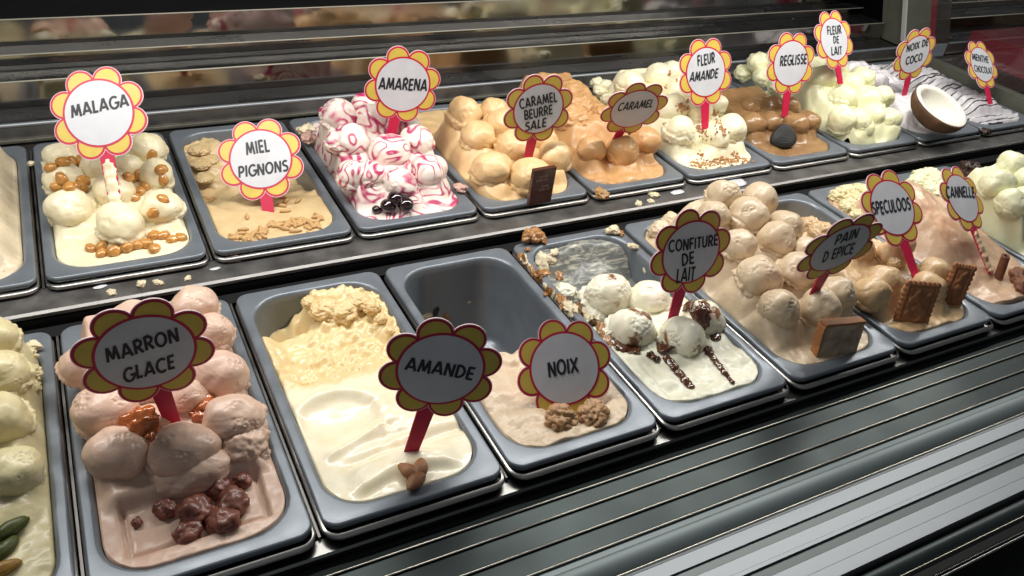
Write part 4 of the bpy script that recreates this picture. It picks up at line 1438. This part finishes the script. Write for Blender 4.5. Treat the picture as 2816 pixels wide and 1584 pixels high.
# pistachios
pm = blob_mesh('pistachio', .0135, .0062, .0060, 4.4, .12, 1.5, .05, 3, .3)
pm2 = pm.copy()
for k, ((x, y), sp, lab) in enumerate(zip(cZ((70, 1190), (45, 1300), (12, 1325), (30, 1418)), (.5, .9, .6, .25),
                                          ('long dark green pistachio below the pistachio scoop', 'bright green pistachio kernel at the left edge', 'brownish pistachio kernel cut by the left edge', 'orange skinned pistachio in the bottom left corner'))):
    L, n_ = hit(x, y)
    place('pistachio', pm if k < 3 else pm2, MT['pistachio'] if k < 3 else MT['pistachio2'], L, (0, 0, 1), sp, lab, 'pistachio', 'pistachios on the green gelato', lift=.003, scale=1.05 if k == 0 else .9)


# chocolate square (wrapped) leaning on the salted caramel
def slab_from_quad(quad_px, zbot, thick, mat, t, name, lean=.2, scallop=0, nx=24, ny=30, edge=None):
    """upright slab: bottom edge from two pixels on a plane, top edge from the same vertical lean"""
    (bl, br, tl) = quad_px
    B0 = Vector(onz(bl[0], bl[1], zbot)); B1 = Vector(onz(br[0], br[1], zbot))
    right = (B1 - B0)
    w = right.length
    right.normalize()
    back_ = Vector((0, 0, 1)).cross(right)
    up = (Vector((0, 0, 1)) + back_ * lean).normalized()
    nrm = right.cross(up)
    # height from the third pixel: intersect its ray with the slab plane
    d = Vector(rayd(*tl))
    X = Vector(CAM) + d * (nrm.dot(B0 - Vector(CAM)) / nrm.dot(d))
    h = (X - B0).dot(up)
    return B0, right, up, nrm, w, h


quad = cc(3.622, 1180, 240, (1005, 1108), (1228, 1066), (1045, 832))
B0, rt, up, nr_, w, h = slab_from_quad(quad, BZ + .010, .006, None, None, 'x', -.05)
t = thing('chocolate_square', 'brown wrapped chocolate square with pale print leaning on the tan scoops', 'chocolate', tuple(B0))


def slab_mesh(name, B0, rt, up, nr_, w, h, th, mat, par, bev=.002, shear=0.0, wob=0.0):
    bm = bmesh.new()
    bmesh.ops.create_cube(bm, size=1)
    for v_ in bm.verts:
        v_.co = Vector(((v_.co.x + .5) * w, (v_.co.y + .5) * h, (v_.co.z - .5) * th))
    bmesh.ops.bevel(bm, geom=list(bm.edges), offset=bev, segments=3, profile=.5, affect='EDGES')
    if wob:
        bmesh.ops.subdivide_edges(bm, edges=list(bm.edges), cuts=7, use_grid_fill=True)
        for v_ in bm.verts:
            q = v_.co * 90
            v_.co += Vector((noise.noise(q), noise.noise(q + Vector((7, 0, 0))), noise.noise(q + Vector((0, 9, 0))))) * wob + Vector((noise.noise(q * .3), noise.noise(q * .3 + Vector((7, 0, 0))), noise.noise(q * .3 + Vector((0, 9, 0))))) * wob * 1.6
    vs_ = [tuple(B0 + rt * (v_.co.x + shear * v_.co.y) + up * v_.co.y + nr_ * v_.co.z) for v_ in bm.verts]
    fs_ = [tuple(v_.index for v_ in f_.verts) for f_ in bm.faces]
    bm.verts.index_update()
    fs_ = [tuple(v_.index for v_ in f_.verts) for f_ in bm.faces]
    bm.free()
    return mesh(name, vs_, fs_, mat, par, False)


wrap_o = slab_mesh('wrapper', B0 - up * .012, rt, up, nr_, w, h + .012, .007, MT['choc'], t, .0012)
vv, ff = [], []
for s, x0, y0, ww, hh in (('CARAMEL', .22, .70, .42, .055), ('BEURRE SALE', .16, .58, .50, .055), ('CARAMEL', .40, .34, .36, .055), ('BEURRE SALE', .36, .22, .46, .055)):
    polys, W = text2d(s, .14, .15)
    for L_, R_, q in polys:
        o = len(vv)
        for (a, b_) in L_ + R_:
            p = B0 + rt * (w * (x0 + ww * a / W)) + up * (h * (y0 + hh * b_ * 1.4)) + nr_ * (.0004 + .00006 * q)
            vv.append(tuple(p))
        n = len(L_)
        ff += [(o + i, o + n + i, o + n + i + 1, o + i + 1) for i in range(n - 1)]
mesh('print', vv, ff, MT['inkpale'], wrap_o, False)

# gingerbread slice
quad = cH((1325, 1215), (1585, 1188), (1345, 1010))
B0, rt, up, nr_, w, h = slab_from_quad(quad, -.003, .016, None, None, 'x', .12)
t = thing('gingerbread_slice', 'thick slice of gingerbread standing before the beige scoops', 'gingerbread', tuple(B0))
slab_mesh('crumb', B0 - up * .003, rt, up, nr_, w, h + .001, .013, MT['bread'], t, .0015, 0.0, .0006)
slab_mesh('crust', B0 + up * (h - .0018) + nr_ * .0006 - rt * .0006, rt, up, nr_, w + .0012, .0032, .0142, MT['crust'], t, .001, 0.0, .0006)
slab_mesh('crust', B0 - up * .003 - rt * .0022 + nr_ * .0004, rt, up, nr_, .0030, h + .001, .0138, MT['crust'], t, .001, 0.0, .0006)


# speculoos biscuits with scalloped edge and relief
def biscuit(quad, lean, lab, flip=1):
    B0, rt, up, nr_, w, h = slab_from_quad(quad, -.004, .01, None, None, 'x', lean)
    t = thing('speculoos_biscuit', lab, 'biscuit', tuple(B0), 'biscuits standing in the speculoos gelato')
    nx, ny = 40, 56
    th = .0075
    B0 = B0 - up * .004
    h += .004
    vv, ff = [], []

    def edge(s, tt):
        # s,tt in 0..1 -> scalloped rectangle
        x, y = s, tt
        return x, y
    for side in (0, 1):
        for j in range(ny + 1):
            for i in range(nx + 1):
                s, tt = i / nx, j / ny
                ex = min(s, 1 - s) * w
                ey = min(tt, 1 - tt) * h
                sc_x = .0016 * abs(math.sin(tt * math.pi * 9))
                sc_y = .0016 * abs(math.sin(s * math.pi * 7))
                x = s * w + (sc_x if s > .5 else -sc_x) * (1 - ss(0, .006, ex))
                y = tt * h + (sc_y if tt > .5 else -sc_y) * (1 - ss(0, .006, ey))
                e = min(ex, ey)
                z = 0
                if side == 0:
                    z = -.0022 * (1 - ss(0, .0035, e)) - .0011 * math.exp(-((e - .0055) / .0010) ** 2)
                    fig = noise.noise(Vector((s * 5, tt * 8, w * 400))) * ss(.007, .010, e)
                    z += .0016 * ss(.0, .25, fig) + .0003 * noise.noise(Vector((s * 40, tt * 50, 1)))
                else:
                    z = -th + .0015 * (1 - ss(0, .003, e))
                vv.append(tuple(B0 + rt * x + up * y + nr_ * z))
    m = (nx + 1) * (ny + 1)
    W_ = nx + 1
    for j in range(ny):
        for i in range(nx):
            a = j * W_ + i
            ff.append((a, a + 1, a + W_ + 1, a + W_))
            ff.append((m + a, m + a + W_, m + a + W_ + 1, m + a + 1))
    ring = [i for i in range(W_)] + [j * W_ + nx for j in range(1, ny + 1)] + [ny * W_ + i for i in range(nx - 1, -1, -1)] + [j * W_ for j in range(ny - 1, 0, -1)]
    for q in range(len(ring)):
        a, b_ = ring[q], ring[(q + 1) % len(ring)]
        ff.append((b_, a, m + a, m + b_))
    mesh('biscuit_body', vv, ff, MT['biscuit'], t)


biscuit(cI((690, 1285), (925, 1305), (712, 985)), .16, 'left caramel brown biscuit with scalloped edges, standing nearest')
biscuit(cI((1010, 1150), (1160, 1178), (1035, 845)), .12, 'right darker caramel brown biscuit standing behind the other')

# cinnamon stick and brown chunk in the cinnamon pan
a0, _ = hit(*cI((1440, 955))[0])
a1 = Vector(onp(*cI((1495, 800))[0], (0, 1, 0), a0.y + .004))
vv, ff = [], []
nn = 40
for k in range(14):
    c0 = a0.lerp(a1, -.12 + 1.12 * k / 13)
    for j in range(nn):
        s = j / (nn - 1)
        ang = s * 2 * math.pi * 1.7
        r_ = .0066 - .0026 * s + .0004 * noise.noise(Vector((ang * 2, k * .6, 1)))
        vv.append((c0.x + r_ * math.cos(ang), c0.y + r_ * math.sin(ang), c0.z))
for k in range(13):
    for j in range(nn - 1):
        ff.append((k * nn + j, k * nn + j + 1, (k + 1) * nn + j + 1, (k + 1) * nn + j))
o = mesh('cinnamon_stick', vv, ff, MT['cinnamon'], None, True, tuple(a0))
md = o.modifiers.new('thick', 'SOLIDIFY'); md.thickness = .0012
tag(o, 'short curled cinnamon stick standing in the pinkish gelato', 'cinnamon stick')
for k, ((x, y), r, lab) in enumerate(zip(cI((1570, 985), (1600, 1030)), (.017, .014), ('reddish brown cinnamon bark chunk at the right edge', 'lower cinnamon bark chunk at the right edge'))):
    L, n_ = hit(x, y)
    me = blob_mesh('cinnamon_chunk', r * 1.2, r * .7, r * .7, 2.1 + k * 3, .4, 1.6, .2, 4)
    place('cinnamon_chunk', me, MT['cinnamon'], L, (0, 0, 1), .6, lab, 'cinnamon', lift=r * .3)

# dark chocolate piece at the back of the pale cream pan
L = Vector(onz(*cI((1235, 185))[0], .022))
me = blob_mesh('chocolate_chunk', .022, .018, .014, 6.6, .4, 1.8, .28, 5)
place('chocolate_chunk', me, MT['darkchoc'], L, (0, 0, 1), .4, 'dark craggy chocolate chunk behind the CANNELLE sign', 'chocolate')


# sauce stripes in the milk jam pan
def stripe(name, pts, w0, w1, mat, lab, cat, seed, zz=None):
    P_ = []
    n = 26
    for k in range(n + 1):
        s = k / n * (len(pts) - 1)
        i = min(int(s), len(pts) - 2)
        f_ = s - i
        x = pts[i][0] * (1 - f_) + pts[i + 1][0] * f_
        y = pts[i][1] * (1 - f_) + pts[i + 1][1] * f_
        L_, _n = hit(x + 2.5 * noise.noise(Vector((k * .7, seed, 1))), y)
        if zz is not None: L_ = Vector(onz(x + 2.5 * noise.noise(Vector((k * .7, seed, 1))), y, zz))
        P_.append(L_ + Vector((0, 0, .001)))
    rads = [(w0 + (w1 - w0) * k / n) * (1 + (.45 if zz is None else 1.5) * noise.noise(Vector((k * (.55 if zz is None else .9), seed, 4)))) * (.5 if k in (0, n) else 1) for k in range(n + 1)]
    v_, f_ = tube(P_, rads, 12, .55)
    S = seed
    v_ = [tuple(Vector(p) + Vector((noise.noise(Vector(p) * 300), noise.noise(Vector(p) * 320 + Vector((S, 0, 0))), noise.noise(Vector(p) * 280))) * .0012) for p in v_]
    o = mesh(name, v_, f_, mat, None, True, tuple(P_[0]))
    tag(o, lab, cat)


stripe('caramel_sauce', cG((1130, 1000), (1190, 1080), (1260, 1160), (1325, 1240)), .0052, .0048, MT['sauce'], 'left wide brown sauce stripe on the white milk jam gelato', 'sauce', 3.)
stripe('caramel_sauce', cG((1425, 930), (1480, 1020), (1545, 1105), (1625, 1205)), .0050, .0026, MT['sauce'], 'right thin brown sauce stripe on the white milk jam gelato', 'sauce', 6.)
stripe('caramel_sauce', cG((1010, 985), (1045, 1010), (1085, 1035)), .0050, .0042, MT['sauce'], 'short dark sauce piece between the two front white scoops', 'sauce', 9.)
rnd = random.Random(21)
path = [(70, 270), (120, 340), (180, 420), (240, 500), (310, 575), (390, 640), (470, 660), (560, 690), (640, 790), (720, 900)]
for k in range(46):
    q = k / 45 * (len(path) - 1.001)
    i = int(q)
    x = path[i][0] + (path[i + 1][0] - path[i][0]) * (q - i) + rnd.gauss(8, 9)
    y = path[i][1] + (path[i + 1][1] - path[i][1]) * (q - i) + rnd.gauss(0, 9)
    (x2, y2), = cG((x, y))
    L, n_ = hit(x2, y2)
    r = rnd.uniform(.0025, .0062) * (1.25 if k > 25 else 1)
    me = blob_mesh('caramel_smear', r * 1.7, r * .75, r * .22, 3.1 + k * 1.3, .5, 1.6, .3, 4)
    cr_ = rnd.random() < .35
    place('caramel_smear', me, MT['cream'] if cr_ else MT['smear'], L, n_, 1.25 + rnd.gauss(0, .3),
          'dried cream fleck on the left wall of the milk jam pan' if cr_ else 'orange brown caramel fleck on the left wall of the milk jam pan', 'smear', 'cream flecks on the milk jam pan wall' if cr_ else 'caramel flecks on the milk jam pan wall', lift=.0002)
for k, ((x, y), r, mt, lab) in enumerate(zip(c6((1185, 350), (1240, 325), (1300, 352), (1430, 270)) + cG((240, 330), (300, 300), (240, 400), (360, 420), (980, 380), (330, 250)),
                                     (.0055, .0045, .0042, .002, .010, .007, .009, .006, .003, .006), ('cream', 'darkchoc', 'smear', 'cream', 'cream', 'cream', 'smear', 'smear', 'cream', 'cream'),
                                     ('cream residue low on the left wall of the half empty walnut pan', 'dark residue on the wall of the half empty walnut pan', 'brown residue crumb beside the AMANDE sign top', 'faint spot on the far wall of the walnut pan',
                                      'largest creamy residue on the scraped wall of the milk jam pan', 'creamy residue above the largest one in the milk jam pan', 'orange residue under the creamy patch in the milk jam pan', 'orange residue tail near the rear white scoop',
                                      'tiny white curl on the right wall of the milk jam pan', 'pale frosty streak near the back corner of the milk jam pan'))):
    L, n_ = hit(x, y)
    me = blob_mesh('residue', r * 1.3, r * .8, r * .3, 5.1 + k * 1.7, .5, 1.6, .35, 4)
    place('residue', me, MT[mt], L, n_, k * 1.1, lab, 'residue', lift=.0003)
stripe('caramel_smear', cG((420, 245), (480, 200), (560, 185), (640, 185)), .0030, .0045, MT['smear'], 'orange caramel streak on the back wall of the milk jam pan', 'sauce', 18., -.016)
for k, ((x, y), r) in enumerate(zip(cG((1300, 640), (1420, 650), (1390, 720), (840, 935), (900, 960), (1120, 930), (780, 900), (1490, 860)), (.007, .008, .010, .010, .008, .011, .007, .006))):
    L, n_ = hit(x, y)
    me = blob_mesh('sauce_patch', r * 1.3, r, r * .32, 8.1 + k * 1.3, .4, 1.6, .15, 4)
    place('sauce_patch', me, MT['sauce'], L, n_, k * .9, 'glossy brown caramel sauce patch clinging to the white scoops', 'sauce', 'sauce patches on the white scoops', lift=.0004)

# crumbs and splashes left on rails and rims
CR = [
    (cc(2.574, 0, 350, (1650, 930))[0], .002, .009, 'pinkcream', 'pink gelato crumb on the steel rim below the honey pan'),
    (cc(2.574, 0, 350, (1000, 1110))[0], .004, .006, 'cream', 'cream crumb on the middle rail below the malaga pan'),
    (cc(2.574, 0, 350, (1120, 1100))[0], .004, .005, 'cream', 'flat cream crumb right of another on the middle rail'),
    (cc(2.574, 0, 350, (1330, 1070))[0], .004, .004, 'cream', 'small cream crumb on the middle rail edge'),
    (cc(2.574, 0, 350, (790, 1170))[0], .004, .005, 'cream', 'thin cream scraping on the rail edge at the left'),
    (cc(2.574, 0, 350, (225, 255))[0], .012, .005, 'cream', 'white crumb in the gap left of the malaga pan'),
    (cc(2.07, 1300, 450, (735, 170))[0], .012, .011, 'caramel', 'caramel crumb hanging on the steel rim of the caramel pan'),
    (cc(2.07, 1300, 450, (1035, 180))[0], .004, .007, 'cream', 'cream crumb on the middle rail under the ivory gelato'),
    (cc(2.07, 1300, 450, (945, 228))[0], .003, .006, 'cream', 'flat cream smear at the edge of the middle rail'),
    (cc(2.07, 1300, 450, (1015, 215))[0], .003, .005, 'cream', 'little cream smear beside a bigger one on the rail edge'),
    (cc(2.07, 1300, 450, (340, 410))[0], .003, .014, 'smear', 'large orange caramel crumb behind the milk jam pan'),
    (cc(2.07, 1300, 450, (390, 425))[0], .002, .008, 'smear', 'caramel crumb right of the large orange one'),
    (cc(2.07, 1300, 450, (800, 378))[0], .002, .009, 'cream', 'creamy caramel crumb on the back rim of the milk jam pan'),
    (cc(2.07, 1300, 450, (845, 395))[0], .001, .005, 'smear', 'brown drip beside the creamy crumb on the back rim'),
    (cc(2.07, 1300, 450, (912, 470))[0], .002, .006, 'cream', 'cream crumb on the right rim of the milk jam pan'),
    (cc(2.07, 1300, 450, (310, 488))[0], .001, .004, 'smear', 'tiny orange crumb on the left rim of the milk jam pan'),
    (cc(3.622, 800, 240, (1690, 1000))[0], .021, .009, 'pinkcream', 'salmon pink crumb on the rim right of the cherry gelato'),
    (cc(3.622, 800, 240, (150, 420))[0], .026, .012, 'cream', 'white crumb mass on the rim left of the cherry scoops'),
    (cc(3.622, 800, 240, (170, 500))[0], .026, .012, 'pinkcream', 'pink streaked crumb on the rim left of the cherry scoops'),
    (cc(3.884, 2350, 60, (1400, 1170))[0], .012, .010, 'darkchoc', 'dark brown crumb on the steel rim near the coconut pan'),
    (cc(2.07, 1300, 450, (1150, 315))[0], .006, .005, 'cream', 'curled crumb on the back rim of the gingerbread pan'),
    (cc(1.848, 0, 800, (170, 275))[0], .003, .007, 'cream', 'pale crumb on the back rim of the pistachio pan'),
]
for k, ((x, y), z, r, m, lab) in enumerate(CR):
    L = Vector(onz(x, y, z + r * .3))
    me = blob_mesh('gelato_crumb', r * 1.1, r * .8, r * .55, 1.1 + k * 1.9, .5, 1.7, .3, 4)
    place('gelato_crumb', me, MT[m], L, (0, 0, 1), k * 1.3, lab, 'crumb', 'gelato crumbs on the rails')
for k, ((x, y), r, lab) in enumerate(zip(cc(2.07, 1300, 450, (1490, 112), (1165, 162)) + cc(2.574, 0, 350, (1525, 1000), (705, 1130)), (.020, .011, .005, .006),
                                         ('wide flat white smear on the middle rail behind the beige heap', 'flat white smear on the middle rail left of the wide one', 'small grey white drop on the rail below the honey pan', 'oval whitish drop on the rail below the malaga pan'))):
    L = Vector(onz(x, y, .0052))
    me = blob_mesh('milk_smear', r * 1.2, r * .55, .0006, 1.1 + k * 1.9, .3, 1.5, .1, 3)
    place('milk_smear', me, MT['white'], L, (0, 0, 1), .1, lab, 'smear')
